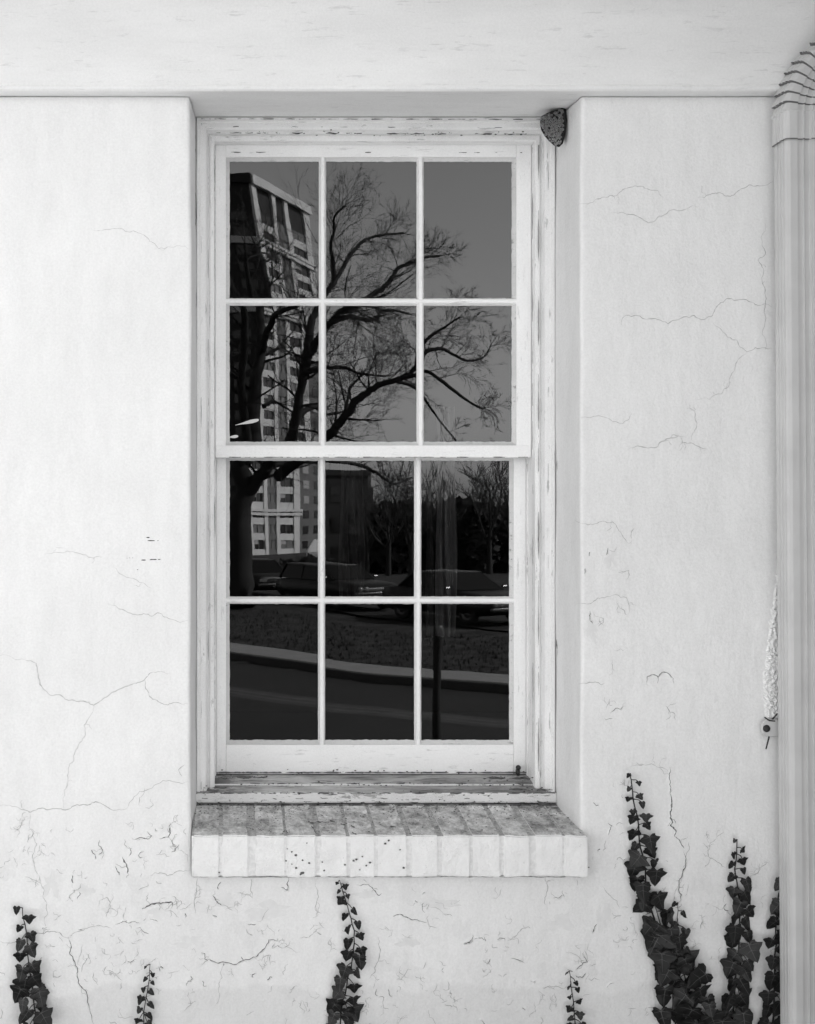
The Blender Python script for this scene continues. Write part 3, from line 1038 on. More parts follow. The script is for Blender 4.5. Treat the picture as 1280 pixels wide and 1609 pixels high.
def make_sash(name, label, Zf, x0, x1, gx, zt, zb, gz, mrail, mid, cent, tilts):
    """gx: glass left/right, gz: glass top/bottom, mid: height of the horizontal bar, cent: two vertical bar centres"""
    yf = CY + Zf
    yb = yf + .038
    yg = yf + .0125
    root = thing(name, ((x0 + x1) / 2, yf, zb), label, 'window sash')
    for (a, b) in ((x0, gx[0] - .006), (gx[1] + .006, x1)):
        keep(box_obj('stile', a, b, yf, yb, zb, zt, M['sash_z'], None, .0012, 2), root)
    (r1, m1), (r2, m2) = mrail
    keep(box_obj(r1, gx[0] - .0058, gx[1] + .0058, yf - .0006, yb, gz[0] + .005, zt, M['sash_x'], None, .0012, 2), root)
    if r2 == 'meeting_rail':
        # the meeting rail carries across both stiles with a thin drip shadow below
        keep(box_obj(r2, x0 + .001, x1 - .001, yf - .0012, yb, zb - .0012, gz[1] - .005, M['sash_x'], None, .0015, 2), root)
    else:
        keep(box_obj(r2, gx[0] - .0058, gx[1] + .0058, yf - .0006, yb, zb, gz[1] - .005, M['sash_x'], None, .0015, 2), root)
    # glazing bars
    for c in cent:
        bm = bmesh.new()
        prism_bar(bm, (c, gz[1] - .006), (c, gz[0] + .006), .0036, .0085, yf + .0012, yg + .001, True)
        add_box(bm, c - .004, c + .004, yg + .002, yb - .002, gz[1] - .006, gz[0] + .006)
        keep(bm_obj('glazing_bar', bm, M['sash_z']), root)
    bm = bmesh.new()
    prism_bar(bm, (gx[0] - .006, mid), (gx[1] + .006, mid), .0040, .0085, yf + .0006, yg + .0005, False)
    add_box(bm, gx[0] - .006, gx[1] + .006, yg + .0023, yb - .0025, mid - .004, mid + .004)
    keep(bm_obj('glazing_bar', bm, M['sash_x']), root)
    # panes, each slightly out of true, with their own bead of cracked putty
    cols = [gx[0], cent[0], cent[1], gx[1]]
    rows = [(gz[0], mid), (mid, gz[1])]
    for r_, (za, zc) in enumerate(rows):
        for c_ in range(3):
            xa, xb = cols[c_], cols[c_ + 1]
            cx, cz = (xa + xb) / 2, (za + zc) / 2
            hx, hz = (xb - xa) / 2 + .001, (za - zc) / 2 + .001
            tx, tz, tw = tilts[r_][c_]
            NX, NZ = 16, 22
            V, Fc = [], []
            seed = r_ * 3 + c_ + Zf * 100
            for s in (0, 1):
                for i in range(NX + 1):
                    for k in range(NZ + 1):
                        u, w = -hx + 2 * hx * i / NX, -hz + 2 * hz * k / NZ
                        q = Vector(((cx + u) * 7, seed, (cz + w) * 5))
                        am_ = ((.7, .9, .8) if Zf < 2.82 else (.45, .6, .6))[c_]
                        h = am_ * (noise.noise(q) * .00010 + noise.noise(q * 2.6) * .000030)
                        V.append((cx + u, yg + tx * u + tz * w + tw * u * w + h + s * .0022, cz + w))
            B = (NX + 1) * (NZ + 1)
            for s in (0, 1):
                for i in range(NX):
                    for k in range(NZ):
                        a = s * B + i * (NZ + 1) + k
                        q = (a, a + NZ + 1, a + NZ + 2, a + 1)
                        Fc.append(q if s == 0 else q[::-1])
            pane = keep(mesh_obj('pane', V, Fc, M['glass'], None, True), root)
            # putty bead: outer rectangle near the face, ragged inner rectangle on the glass
            V, Fc = [], []
            ring = []
            xl_, xr_ = -hx - (.006 if c_ == 0 else 0), hx + (.006 if c_ == 2 else 0)
            zl_, zh_ = -hz - (.005 if r_ == 1 else 0), hz + (.005 if r_ == 0 else 0)
            L = [(xl_, zl_), (xr_, zl_), (xr_, zh_), (xl_, zh_)]
            ins = [.0055 if c_ == 0 else .0085, .0055 if c_ == 2 else .0085]
            wL = .0035 if c_ == 0 else .0092
            wR = .0035 if c_ == 2 else .0092
            wB = .0050 if r_ == 1 else .0095
            wT = .0035 if r_ == 0 else .0095
            def ragged(t, s):
                return .0011 * noise.noise(Vector((t * 55, seed, s))) + .0006 * noise.noise(Vector((t * 190, seed, s)))
            m = 34
            for e in range(4):
                (ax, az), (bx_, bz) = L[e], L[(e + 1) % 4]
                for i in range(m):
                    t = i / m
                    ou, ow = ax + (bx_ - ax) * t, az + (bz - az) * t
                    ring.append((ou, ow, e, t))
            cnt_ = len(ring)
            for (ou, ow, e, t) in ring:
                g = ragged(t * 3 + e, e)
                iu = max(-hx + wL + (g if e == 3 else 0), min(hx - wR + (g if e == 1 else 0), ou))
                iw = max(-hz + wB + (g * 1.3 if e == 0 else 0), min(hz - wT + (g if e == 2 else 0), ow))
                oy = yf + (.0045 if (e in (0, 2)) else .0040)
                V.append((cx + ou, oy, cz + ow))
                V.append((cx + iu, yg - .0005 + min(0, tx * iu + tz * iw), cz + iw))
            for i in range(cnt_):
                j = (i + 1) % cnt_
                Fc.append((2 * i, 2 * j, 2 * j + 1, 2 * i + 1))
            pt = mesh_obj('putty', V, Fc, M['putty'])
            pt.parent = pane
            pt.location = -root.location - pane.location + Vector((0, 0, 0))
    return root


Zu, Zl = 2.80, 2.843
# (tilt across, tilt up, twist) per pane: rows from the top
tU = [[(-.0040, .0, .026), (-.0012, .0002, .0), (.0002, .0, .0)], [(-.0040, .0, .003), (-.0010, .0, .0), (.0, .0, .0)]]
tL = [[(.0, .0006, .002), (.0, .0, .0), (.0, .0, .0)], [(.0, .0, .001), (.0, .0016, .0), (.0, .0010, .0)]]
make_sash('upper_sash', 'upper window sash with six panes reflecting bare tree and sky', Zu, -.0322, .6912, (-.0015, .651), 2.349, 1.632, (2.3134, 1.664),
          (('top_rail', 0), ('meeting_rail', 0)), 1.9887, (.2140, .4385), tU)
make_sash('lower_sash', 'lower window sash with six dark panes reflecting street and parked cars', Zl, -.0300, .6890, (-.0015, .655), 1.668, .8985, (1.6285, .9712),
          (('top_rail', 0), ('bottom_rail', 0)), 1.301, (.2153, .4395), tL)

# ------------------------------------------------------------------ brick sill
sill = thing('brick_sill', ((OX0 + OX1) / 2, 0, .7487), 'sloping painted brick sill with soot-stained top under the window', 'window sill')
edges = [(304, 344), (349, 389), (402, 447), (451, 495), (504, 545), (550, 588), (593, 638.5), (647, 687), (696, 737), (742, 785), (793, 831), (841, 884), (888, 922)]
ZF = 2.57
for bi, (a, b) in enumerate(edges):
    x0, x1 = (a - PX) * ZF / F - .0016, (b - PX) * ZF / F + .0016
    bm = bmesh.new()
    yf, yb = CY + ZF + random.uniform(-.0012, .0015), .155
    zt, zk, z0 = .8270 + random.uniform(-.001, .001), .8500, .7405 + random.uniform(-.001, .0015)
    c = [(x0, yf, z0), (x1, yf, z0), (x1, yb, z0), (x0, yb, z0), (x0, yf, zt), (x1, yf, zt), (x1, yb, zk), (x0, yb, zk)]
    vs_ = [bm.verts.new(p) for p in c]
    for f in ((0, 1, 5, 4), (1, 2, 6, 5), (2, 3, 7, 6), (3, 0, 4, 7), (4, 5, 6, 7), (0, 3, 2, 1)):
        bm.faces.new([vs_[k] for k in f])
    bmesh.ops.bevel(bm, geom=bm.edges[:], offset=.0024, segments=2, affect='EDGES')
    bmesh.ops.subdivide_edges(bm, edges=[e for e in bm.edges if e.calc_length() > .02], cuts=4, use_grid_fill=True)
    bmesh.ops.recalc_face_normals(bm, faces=bm.faces)
    cen = Vector(((x0 + x1) / 2, (yf + yb) / 2, (z0 + zt) / 2))
    for v in bm.verts:
        nz = Vector((noise.noise(v.co * 30 + Vector((bi, 0, 0))), noise.noise(v.co * 30 + Vector((0, bi, 5))), noise.noise(v.co * 30 + Vector((0, 3, bi)))))
        v.co += nz * .0017 + Vector((0, noise.noise(v.co * 90) * .0006, noise.noise(v.co * 80) * .0006))
    for f in bm.faces:
        f.material_index = 1 if f.normal.z > .35 else 0
    keep(bm_obj('brick', bm, [M['brick'], M['bricktop']], None, False), sill)
x0, x1 = OX0 + .002, OX1 - .001
V, Fc, fm = [], [], []
NXm = 90
sec = [(.158, .7425), (CY + ZF + .0024, .7425), (CY + ZF + .0024, .8258), (.158, .8489)]
for i in range(NXm + 1):
    x = x0 + (x1 - x0) * i / NXm
    for (y, z) in sec:
        w = noise.noise(Vector((x * 60, y * 9, z * 20))) * .0012
        V.append((x, y + w, z + w))
for i in range(NXm):
    for j in range(3):
        Fc.append((i * 4 + j, i * 4 + j + 1, i * 4 + j + 5, i * 4 + j + 4)); fm.append((1, 0, 1)[j] if j else 0)
Fc += [(0, 1, 2, 3), (NXm * 4, NXm * 4 + 3, NXm * 4 + 2, NXm * 4 + 1)]; fm += [0, 0]
fm = [0 if q == 0 else 0 for q in fm]
for i in range(NXm):
    fm[i * 3 + 2] = 1
keep(mesh_obj('mortar_bed', V, Fc, [M['mortar_face'], M['mortar']], mat_idx=fm), sill)
# grit, moss and cracks lying on the sloping top
def on_top(px, py):
    dx, dz = (px - PX) / F, -(py - PY) / F
    # plane z = .8285 + (y + .03) * m
    m = (.8512 - .8283) / .185
    Zd = (.8283 + (CY + .03) * m - CZ) / (dz - m)
    return Vector((dx * Zd, CY + Zd, CZ + dz * Zd + .0006))


V, Fc = [], []
def speck(px, py, rx, ry):
    b = len(V)
    for q in range(6):
        an = q * 1.047 + random.uniform(-.4, .4)
        k = random.uniform(.6, 1.2)
        V.append(on_top(px + math.cos(an) * rx * k, py + math.sin(an) * ry * k))
    Fc.append(tuple(range(b, b + 6)))
k_ = 0
while k_ < 620:
    px, py = random.uniform(306, 915), 1267 + 44 * random.random() ** 1.5
    dens2 = .25 + .9 * max(0, 1 - (py - 1267) / 20) + (.9 if px > 780 and py < 1267 + (px - 780) * .25 else 0) + (.5 if 385 < px < 470 else 0)
    near = min(abs(px - (e - (1312 - py) * (e - PX) * .00145)) for e in (346.5, 395, 449, 500, 547.5, 590.5, 643, 691, 739.5, 789, 836, 886))
    if near < 4: dens2 += .7
    if px > 880 + (py - 1267) * .9 or random.random() > dens2 * max(.1, .8 + noise.noise(Vector((px * .03, py * .05, 3)))): continue
    k_ += 1
    s_ = random.choice((.5, .6, .8, 1.0, 1.4))
    speck(px, py, s_ * random.uniform(.8, 1.7), s_ * .55)
for pts_ in (((484, 1291), (492, 1293), (503, 1292), (514, 1293)), ((518, 1289), (526, 1291)), ((535, 1295), (542, 1296)), ((551, 1297), (557, 1300)), ((489, 1298), (494, 1306), (497, 1311)), ((444, 1307), (449, 1304), (452, 1309)), ((553, 1308), (560, 1311)), ((613, 1299), (622, 1300))):
    pp_c = jitter_path(pts_, 2, .15)
    b = len(V)
    for i, q in enumerate(pp_c):
        hh = .9 * random.uniform(.3, 1.1)
        V += [on_top(q.x, q.y - hh), on_top(q.x, q.y + hh)]
    for i in range(len(pp_c) - 1):
        Fc.append((b + 2 * i, b + 2 * i + 1, b + 2 * i + 3, b + 2 * i + 2))
tag(keep(mesh_obj('sill_grit', V, Fc, M['crack']), sill), kind='stuff')
# paint flakes lost from the brick faces
V, Fc = [], []
yfl = CY + ZF - .0022
for (px, py, r) in ((451, 1333, 1.4), (458, 1338, 1.6), (465, 1343, 2.4), (475, 1351, 1.7), (485.5, 1355.5, 2.4), (449, 1352, 1.8), (458, 1357, 1.4), (465, 1363, 2.2), (475, 1371, 2.9), (472, 1373, 2.3), (482, 1324, 1.3),
                    (506, 1354, 1.6), (509, 1367, 1.8), (542, 1358, 1.9), (555, 1352, 2.0), (560, 1349.5, 2.1), (569, 1345.5, 1.7), (565, 1366, 1.6), (575, 1359.5, 1.7), (581, 1355, 2.1), (605, 1325, 2.2), (610.5, 1320, 2.0), (628, 1334.5, 1.5), (634, 1363, 2.0), (344, 1370, 1.7), (924, 1362, 1.6)):
    b = len(V)
    c = P(px, py, 2.57)
    a0 = random.uniform(0, 6.28)
    for i in range(7):
        t = a0 + i * 2 * math.pi / 7
        q = r * .00105 * random.uniform(.6, 1.25)
        V.append((c.x + math.cos(t) * q * 1.3, yfl, c.z + math.sin(t) * q))
    Fc.append(tuple(range(b, b + 7)))
tag(keep(mesh_obj('lost_paint_flake', V, Fc, M['crack']), sill), kind='stuff')
# open joints between sill and wall
V, Fc = [], []
for (a, b, y, w, Z) in ((304, 922, 1377.5, 1.0, 2.5985), (645, 672, 1376, 1.8, 2.597), (742, 770, 1375.5, 1.6, 2.597), (776, 830, 1375, 1.9, 2.597), (380, 470, 1378, .8, 2.597)):
    n = int((b - a) / 4)
    base = len(V)
    for i in range(n + 1):
        px = a + (b - a) * i / n
        yy = y + noise.noise(Vector((px * .06, y, 2))) * 1.2
        ww = w * .5 * random.uniform(.25, 1.1)
        V += [P(px, yy - ww, Z - .003), P(px, yy + ww, Z - .003)]
    for i in range(n):
        Fc.append((base + 2 * i, base + 2 * i + 1, base + 2 * i + 3, base + 2 * i + 2))
o = mesh_obj('open_joint', V, Fc, M['crack'], wall); o['kind'] = 'stuff'

# ------------------------------------------------------------------ downspout
spout = thing('downspout', (1.18, -.05, 0), 'fluted white tin downspout with pleated elbow beside the window wall', 'downspout')


def spout_section(w, d, sc=1.0, inner=0.0):
    """rectangle with fluted corners"""
    pts = []
    hw, hd = w / 2, d / 2
    side = [(-hw, hd), (-hw, hd * .55), (-hw + .0060, hd * .45), (-hw, hd * .35), (-hw, hd * .05), (-hw + .0060, -hd * .05), (-hw, -hd * .15), (-hw, -hd * .45), (-hw + .0060, -hd * .55), (-hw + .001, -hd * .68),
            (-hw + .004, -hd * .92), (-hw + .010, -hd), (-hw * .35, -hd), (-hw * .30, -hd + .005), (-hw * .05, -hd + .005), (0, -hd)]
    pts = side + [(-x, y) for (x, y) in reversed(side[:-1])]
    return [(x * sc, y * sc) for x, y in pts]


W_, D_ = .076, .052
xc, yc_ = 1.143 + W_ / 2, -.020 - D_ / 2 - .012
path, secs = [], []
ex, ey = Vector((1, 0, 0)), Vector((0, 1, 0))
for z in np.linspace(-.28, 2.277, 30):
    path.append((Vector((xc + .007 * max(0, (2.28 - z)) , yc_, z)), ex, ey)); secs.append(spout_section(W_, D_))
V, Fc = sweep(path, secs)
keep(mesh_obj('pipe', V, Fc, M['spout']), spout)
# crimped upper length slides over the lower pipe, then the pleated elbow turns out towards the gutter
path, secs = [], []
for z in np.linspace(2.273, 2.330, 5):
    path.append((Vector((xc, yc_, z)), ex, ey)); secs.append(spout_section(W_ + .005, D_ + .005))
pl = 7
o0 = Vector((xc, yc_, 2.330))
pos = o0.copy()
ang_tot = math.radians(52)
tdir = Vector((.62, -.30, 0)).normalized()
steps = pl * 8
for i in range(1, steps + 1):
    a = ang_tot * i / steps
    dirv = Vector((0, 0, 1)) * math.cos(a) + tdir * math.sin(a)
    pos = pos + dirv * (.125 / steps)
    ax_ = Vector((0, 0, 1)).cross(tdir).normalized()
    from mathutils import Matrix
    Rm = Matrix.Rotation(a, 3, ax_)
    ph = (i % 8) / 8
    sc = 1.0 + .15 * (1 - ph) ** 1.5 - .04
    path.append((pos.copy(), Rm @ ex, Rm @ ey)); secs.append(spout_section(W_ + .004, D_ + .004, sc))
last = path[-1]
dirv = Vector((0, 0, 1)) * math.cos(ang_tot) + tdir * math.sin(ang_tot)
for L in (.004, .12, .30, .46):
    path.append((pos + dirv * L, last[1], last[2])); secs.append(spout_section(W_ + .001, D_ + .001))
V, Fc = sweep(path, secs)
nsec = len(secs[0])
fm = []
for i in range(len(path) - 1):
    riser = 5 <= i < 5 + steps and (i - 4) % 8 == 7  # shade under each pleat is coloured onto its riser
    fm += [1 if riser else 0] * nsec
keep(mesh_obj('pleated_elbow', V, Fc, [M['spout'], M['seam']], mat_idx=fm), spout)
# seams: dark line at the slip joint; pleat shade is coloured into the risers
n = len(secs[0])
V2, F2 = [], []
def band(sec, fr, up, h):
    o, u, v = fr
    b = len(V2)
    for (s, t) in sec:
        p = o + u * s * 1.012 + v * t * 1.012
        V2.append(p - up * h); V2.append(p + up * h)
    m = len(sec)
    for j in range(m):
        k = (j + 1) % m
        F2.append((b + 2 * j, b + 2 * k, b + 2 * k + 1, b + 2 * j + 1))
V2, F2 = [], []
band(spout_section(W_ + .005, D_ + .005), (Vector((xc, yc_, 2.2735)), ex, ey), Vector((0, 0, 1)), .0011)
keep(mesh_obj('slip_joint', V2, F2, M['seam']), spout)
# strap with its screw
zs_ = P(1205, 1145, 2.58).z
xs_ = (1197 - PX) * 2.585 / F
bm = bmesh.new()
ch = .008
pts = [(xs_, -.010), (xs_ + ch, -.018), (xs_ + .06, -.018), (xs_ + .06, .018), (xs_ + ch, .018), (xs_, .010)]
va = [bm.verts.new((x, -.016, zs_ + z)) for x, z in pts]
vb = [bm.verts.new((x, -.006, zs_ + z)) for x, z in pts]
bm.faces.new(va); bm.faces.new(vb[::-1])
for i in range(6):
    bm.faces.new((va[i], va[(i + 1) % 6], vb[(i + 1) % 6], vb[i]))
bmesh.ops.bevel(bm, geom=bm.edges[:], offset=.0012, segments=1, affect='EDGES')
strap = keep(bm_obj('strap', bm, M['spout']), spout)
V, Fc = lathe([(.0, .0045), (.004, .004), (.0072, .0022), (.0078, 0)], 16)
sc_ = P(1205, 1145, 2.58)
scr = mesh_obj('screw', [(sc_.x + x, -.0165 - z, zs_ + y) for x, y, z in V], Fc, M['iron'])
scr.parent = strap; scr.location = -strap.location - spout.location
for pts_ in (((1201, 1127), (1208, 1132), (1217, 1133)), ((1213, 1130), (1221, 1121)), ((1208, 1157), (1203, 1177))):
    q_ = [P(x, y, 2.568) for x, y in pts_]
    V, Fc = tubes([(q_[i], q_[i + 1], .0017, .0014) for i in range(len(q_) - 1)], 6)
    o = mesh_obj('vine_twig', V, Fc, M['stem'], strap)
    o.location = -strap.location - spout.location

# ------------------------------------------------------------------ wasp nest in the corner of the head
nest = thing('wasp_nest', (P(870, 200, 2.70)), 'dark honeycombed wasp nest stuck in the upper corner of the window reveal', 'wasp nest')
out = [(857, 179), (866, 175), (876, 173), (884, 169), (888, 170), (890.5, 176), (890.5, 190), (889, 203), (887, 215), (884, 226), (878, 231.5), (870, 229), (862, 222), (855, 214), (850, 205), (848, 195), (849, 187), (852, 182)]
Zn = 2.685


def inside(x, y, poly):
    c = False
    j = len(poly) - 1
    for i in range(len(poly)):
        xi, yi = poly[i]; xj, yj = poly[j]
        if (yi > y) != (yj > y) and x < (xj - xi) * (y - yi) / (yj - yi) + xi:
            c = not c
        j = i
    return c


cxn, cyn = 869, 199
def dome(px, py):
    return max(0.0, 1 - ((px - cxn) / 27) ** 2 - ((py - cyn) / 38) ** 2) ** .5 * .016
V, Fc = [], []
NR = 7
for r_ in range(NR + 1):
    s = 1 - r_ / NR
    for (x, y) in out:
        qx, qy = cxn + (x - cxn) * s, cyn + (y - cyn) * s
        p = P(qx, qy, Zn - dome(qx, qy) + .006)
        p += Vector((0, noise.noise(Vector((qx * .3, qy * .3, 1))) * .0015, 0))
        V.append(p)
m = len(out)
for r_ in range(NR):
    for j in range(m):
        k = (j + 1) % m
        Fc.append((r_ * m + j, r_ * m + k, (r_ + 1) * m + k, (r_ + 1) * m + j))
# back funnel running into the corner
b0 = len(V)
tip = P(889, 181, 2.752)
for (x, y) in out:
    p = P(x, y, Zn + .006)
    V.append(p.lerp(tip + Vector(((x - 880) * .0007, 0, -(y - 195) * .0007)), .9))
for j in range(m):
    k = (j + 1) % m
    Fc.append((j, k, b0 + k, b0 + j))
keep(mesh_obj('crust', V, Fc, M['combdark'], None, True), nest)
V, Fc = [], []
sp_ = 3.9
row = 0
y = 168.0
while y < 234:
    x = 846 + (sp_ / 2 if row % 2 else 0)
    while x < 892:
        jx, jy = x + random.uniform(-.8, .8), y + random.uniform(-.8, .8)
        if inside(jx + 1.4, jy - 1, out) and inside(jx - 1.4, jy + 1, out) and inside(jx + 6.5 - .03 * (jy - 170), jy - 5, out) and random.random() < .90:
            closed = jy > 213 + random.uniform(-6, 6) or random.random() < .15
            hgt = random.uniform(.0005, .002) if closed else random.uniform(.002, .0075)
            base = P(jx, jy, Zn - dome(jx, jy) + .0065)
            R0 = sp_ * .5 * 1.40e-3 * random.uniform(.85, 1.3)
            b = len(V)
            tw_ = random.uniform(0, 1)
            for (q, dy) in ((1.0, 0), (.95, -hgt), (.62, -hgt - .0004), (.50 if not closed else .05, -.0002 if not closed else -hgt - .0012)):
                for i in range(6):
                    t = math.pi / 3 * i + tw_
                    qq = q * random.uniform(.85, 1.15)
                    V.append((base.x + math.cos(t) * R0 * qq, base.y + dy, base.z + math.sin(t) * R0 * qq))
            for s in range(3):
                for i in range(6):
                    k = (i + 1) % 6
                    Fc.append((b + s * 6 + i, b + s * 6 + k, b + s * 6 + 6 + k, b + s * 6 + 6 + i))
        x += sp_
    y += sp_ * .866
    row += 1
o = keep(mesh_obj('comb_cells', V, Fc, M['comb']), nest)
o['kind'] = 'stuff'

# ------------------------------------------------------------------ ivy
OUT = [(0, .03), (.08, -.07), (.22, -.16), (.38, -.15), (.45, -.03), (.53, .03), (.68, .12), (.64, .27), (.51, .38), (.40, .47), (.34, .62), (.20, .83), (0, 1.0)]


def leaf_mesh(k, mat):
    rnd = random.Random(100 + k)
    narrow = [1.0, .86, 1.08, .94, 1.0][k % 5]
    side_ = [1.0, .8, 1.1, .95, .65][k % 5]
    V, Fc, mi = [], [], []
    mid = [(0, .02), (0, .2), (0, .4), (0, .62), (0, .82), (0, 1.02)]
    def lift(x, y):
        return .16 * abs(x) ** 1.0 * .55 - .10 * (y - .3) ** 2 - .22 * max(0, abs(x) - .35) + .02 * math.sin(9 * y + k)
    mids = []
    for (x, y) in mid:
        mids.append(len(V)); V.append((x, lift(x, y) - .02, y))
    for sgn in (-1, 1):
        ring = []
        for i, (x, y) in enumerate(OUT):
            j = 1 + rnd.uniform(-.10, .10)
            xx = sgn * x * narrow * (side_ if .05 < y < .4 else 1) * j
            yy = y * (1 + rnd.uniform(-.04, .04))
            ring.append(len(V)); V.append((xx, lift(xx, yy), yy))
        inner = []
        for i, (x, y) in enumerate(OUT):
            xx, yy = sgn * x * narrow * .5, .22 + (y - .22) * (.72 if y < .5 else .9)
            inner.append(len(V)); V.append((xx, lift(xx, yy) - .012, yy))
        for i in range(len(OUT) - 1):
            Fc.append((ring[i], ring[i + 1], inner[i + 1], inner[i])[::sgn])
        mm = [0, 0, 0, 1, 1, 1, 2, 2, 2, 3, 3, 4, 5]
        for i in range(len(OUT) - 1):
            a, b = mids[mm[i]], mids[mm[i + 1]]
            f = (inner[i], inner[i + 1], b, a) if a != b else (inner[i], inner[i + 1], a)
            Fc.append(f[::sgn])
    mi += [0] * len(Fc)
    # pale veins standing just proud of the blade
    def vein(x0, y0, x1, y1, w):
        b = len(V)
        dx, dy = x1 - x0, y1 - y0
        L = math.hypot(dx, dy)
        nx, ny = -dy / L * w, dx / L * w
        for t in (0, .25, .5, .75, 1):
            x, y = x0 + dx * t, y0 + dy * t
            e = 1 - .7 * t
            h = lift(x, y) - .045
            V.extend([(x + nx * e, h, y + ny * e), (x - nx * e, h, y - ny * e)])
        for i in range(4):
            Fc.append((b + 2 * i, b + 2 * i + 1, b + 2 * i + 3, b + 2 * i + 2)); mi.append(1)
    vein(0, .03, 0, .95, .016)
    for sgn in (-1, 1):
        vein(0, .04, sgn * .56 * narrow * side_, .12, .013)
        vein(0, .04, sgn * .30 * narrow, -.11, .011)
        vein(0, .32, sgn * .33 * narrow, .44, .009)
    me = bpy.data.meshes.new('leaf')
    me.from_pydata(V, [], Fc)
    me.materials.append(mat); me.materials.append(M['vein'])
    me.polygons.foreach_set('material_index', mi)
    me.polygons.foreach_set('use_smooth', [True] * len(me.polygons))
    me.update()
    return me


LEAF = [leaf_mesh(k, M['leaf']) for k in range(5)] + [leaf_mesh(k, M['leaf2']) for k in range(2)]


def ivy(name, label, paths, leaves):
    """paths: stems in pixels (with radius mm); leaves: (px, py, size px, degrees from straight down, stem point)"""
    root = thing(name, on_wall(*paths[-1][1][-1]) , label, 'ivy vine', 'ivy vines climbing the wall')
    stems = []
    for rad, pts in paths:
        pp = jitter_path(pts, 1, .05)
        q = [on_wall(x, y, .004 + .003 * math.sin(i * 1.3)) for i, (x, y) in enumerate([(p.x, p.y) for p in pp])]
        n = len(q)
        stems.append((q, [(q[i], q[i + 1], rad * .001 * (.5 + .5 * i / n), rad * .001 * (.5 + .5 * (i + 1) / n)) for i in range(n - 1)]))
    lv = []
    for (px, py, s, deg, (sx, sy)) in leaves:
        # base of the blade sits uphill of its tip
        c = on_wall(px, py, random.uniform(.008, .026))
        size = s * 2.58 / F * .78 * random.choice((1.0, 1.0, 1.05, .88, .74))
        a = math.radians(deg + random.gauss(0, 9))
        dirv = Vector((math.sin(a), 0, -math.cos(a)))
        base = c - dirv * size * .42
        want = on_wall(sx, sy, .005)
        k, st = min(((si, p_) for si, (q, sg) in enumerate(stems) for p_ in q), key=lambda e: (e[1] - want).length)
        mid = (st + base) / 2 + Vector((0, -.006, .003))
        stems[k][1].append((st, mid, .0010, .0009))
        stems[k][1].append((mid, base, .0009, .0008))
        lv.append((base, a, size))
    for q, sg in stems:
        V, Fc = tubes(sg, 6)
        keep(mesh_obj('stem', V, Fc, M['stem'], None, True), root)
    for i, (base, a, size) in enumerate(lv):
        me = random.choice(LEAF if random.random() < .5 else LEAF[:5])
        o = bpy.data.objects.new('leaf', me)
        C.objects.link(o)
        o.parent = root
        o.location = base - root.location
        # blade local +z is base->tip; turn it to hang downwards, tilt a little off the wall
        yaw = random.gauss(0, .30)
        tilt = random.gauss(.12, .20)
        Rm = Matrix.Rotation(math.pi - a, 3, 'Y') @ Matrix.Rotation(-tilt, 3, 'X') @ Matrix.Rotation(yaw, 3, 'Z')
        o.rotation_euler = Rm.to_euler()
        k = size * random.uniform(.93, 1.05)
        o.scale = (k, k, k)
    return root


from mathutils import Matrix


def along(pts, n, s0, s1, spread0, spread1, start=0.0, rnd=None, both=False):
    """alternate leaves along a stem"""
    rnd = rnd or random
    L = [0]
    for a, b in zip(pts, pts[1:]):
        L.append(L[-1] + math.hypot(b[0] - a[0], b[1] - a[1]))
    out_ = []
    for i in range(n):
        t = start + (1 - start) * (i / max(1, n - 1)) ** .92
        d = t * L[-1]
        for k in range(len(pts) - 1):
            if L[k + 1] >= d: break
        f = (d - L[k]) / max(1e-6, L[k + 1] - L[k])
        sx, sy = pts[k][0] + (pts[k + 1][0] - pts[k][0]) * f, pts[k][1] + (pts[k + 1][1] - pts[k][1]) * f
        s = s0 + (s1 - s0) * t ** .8
        sp__ = spread0 + (spread1 - spread0) * t
        sg = 1 if i % 2 else -1
        off = sp__ * rnd.uniform(.8, 1.2)
        out_.append((sx + sg * off, sy + rnd.uniform(-2, 4), s * rnd.uniform(.88, 1.12), sg * rnd.uniform(2, 38), (sx, sy - s * .25)))
    return out_


# tall vine at right with a thick foot
p1 = [(988, 1216), (991, 1232), (994, 1255), (999, 1280), (1003, 1310), (1009, 1345), (1013, 1385), (1019, 1420), (1030, 1455), (1043, 1490), (1060, 1525), (1080, 1560), (1100, 1612)]
p2 = [(1063, 1418), (1062, 1440), (1063, 1465), (1066, 1495), (1074, 1530), (1080, 1560)]
p3 = [(1016, 1395), (1030, 1430), (1046, 1470), (1052, 1510), (1056, 1560), (1060, 1612)]
lv = along(p1[:4], 8, 9, 19, 6, 11) + along(p1[3:7], 11, 20, 36, 11, 16, .05) + along(p1[6:], 19, 36, 44, 14, 19, .04) + along(p2, 12, 13, 30, 8, 12)
lv += along(p3, 12, 26, 42, 15, 20, .1)
for (x, y, s) in ((1016, 1418, 46), (1025, 1478, 48), (1048, 1500, 44), (1040, 1530, 46), (1088, 1530, 46), (1108, 1572, 44), (1085, 1585, 44), (1060, 1600, 42)):
    lv.append((x, y, s, random.uniform(-35, 35), (x, y - 14)))
ivy('ivy_vine', 'tallest ivy vine, broad leafy foot, climbing beside the long wall crack', [(1.2, p2), (1.4, p3), (2.2, p1)], lv)
p = [(1156, 1320), (1155, 1340), (1153, 1365), (1156, 1390), (1162, 1420), (1160, 1450), (1159, 1480), (1158, 1510), (1152, 1545), (1148, 1612)]
ivy('ivy_vine', 'second ivy vine from the downspout, slender upright with paired leaves', [(2.0, p)], along(p[:3], 6, 10, 20, 6, 11) + along(p[2:], 25, 25, 42, 10, 15, .03))
p = [(1222, 1385), (1220, 1410), (1219, 1440), (1217, 1480), (1216, 1520), (1214, 1560), (1212, 1612)]
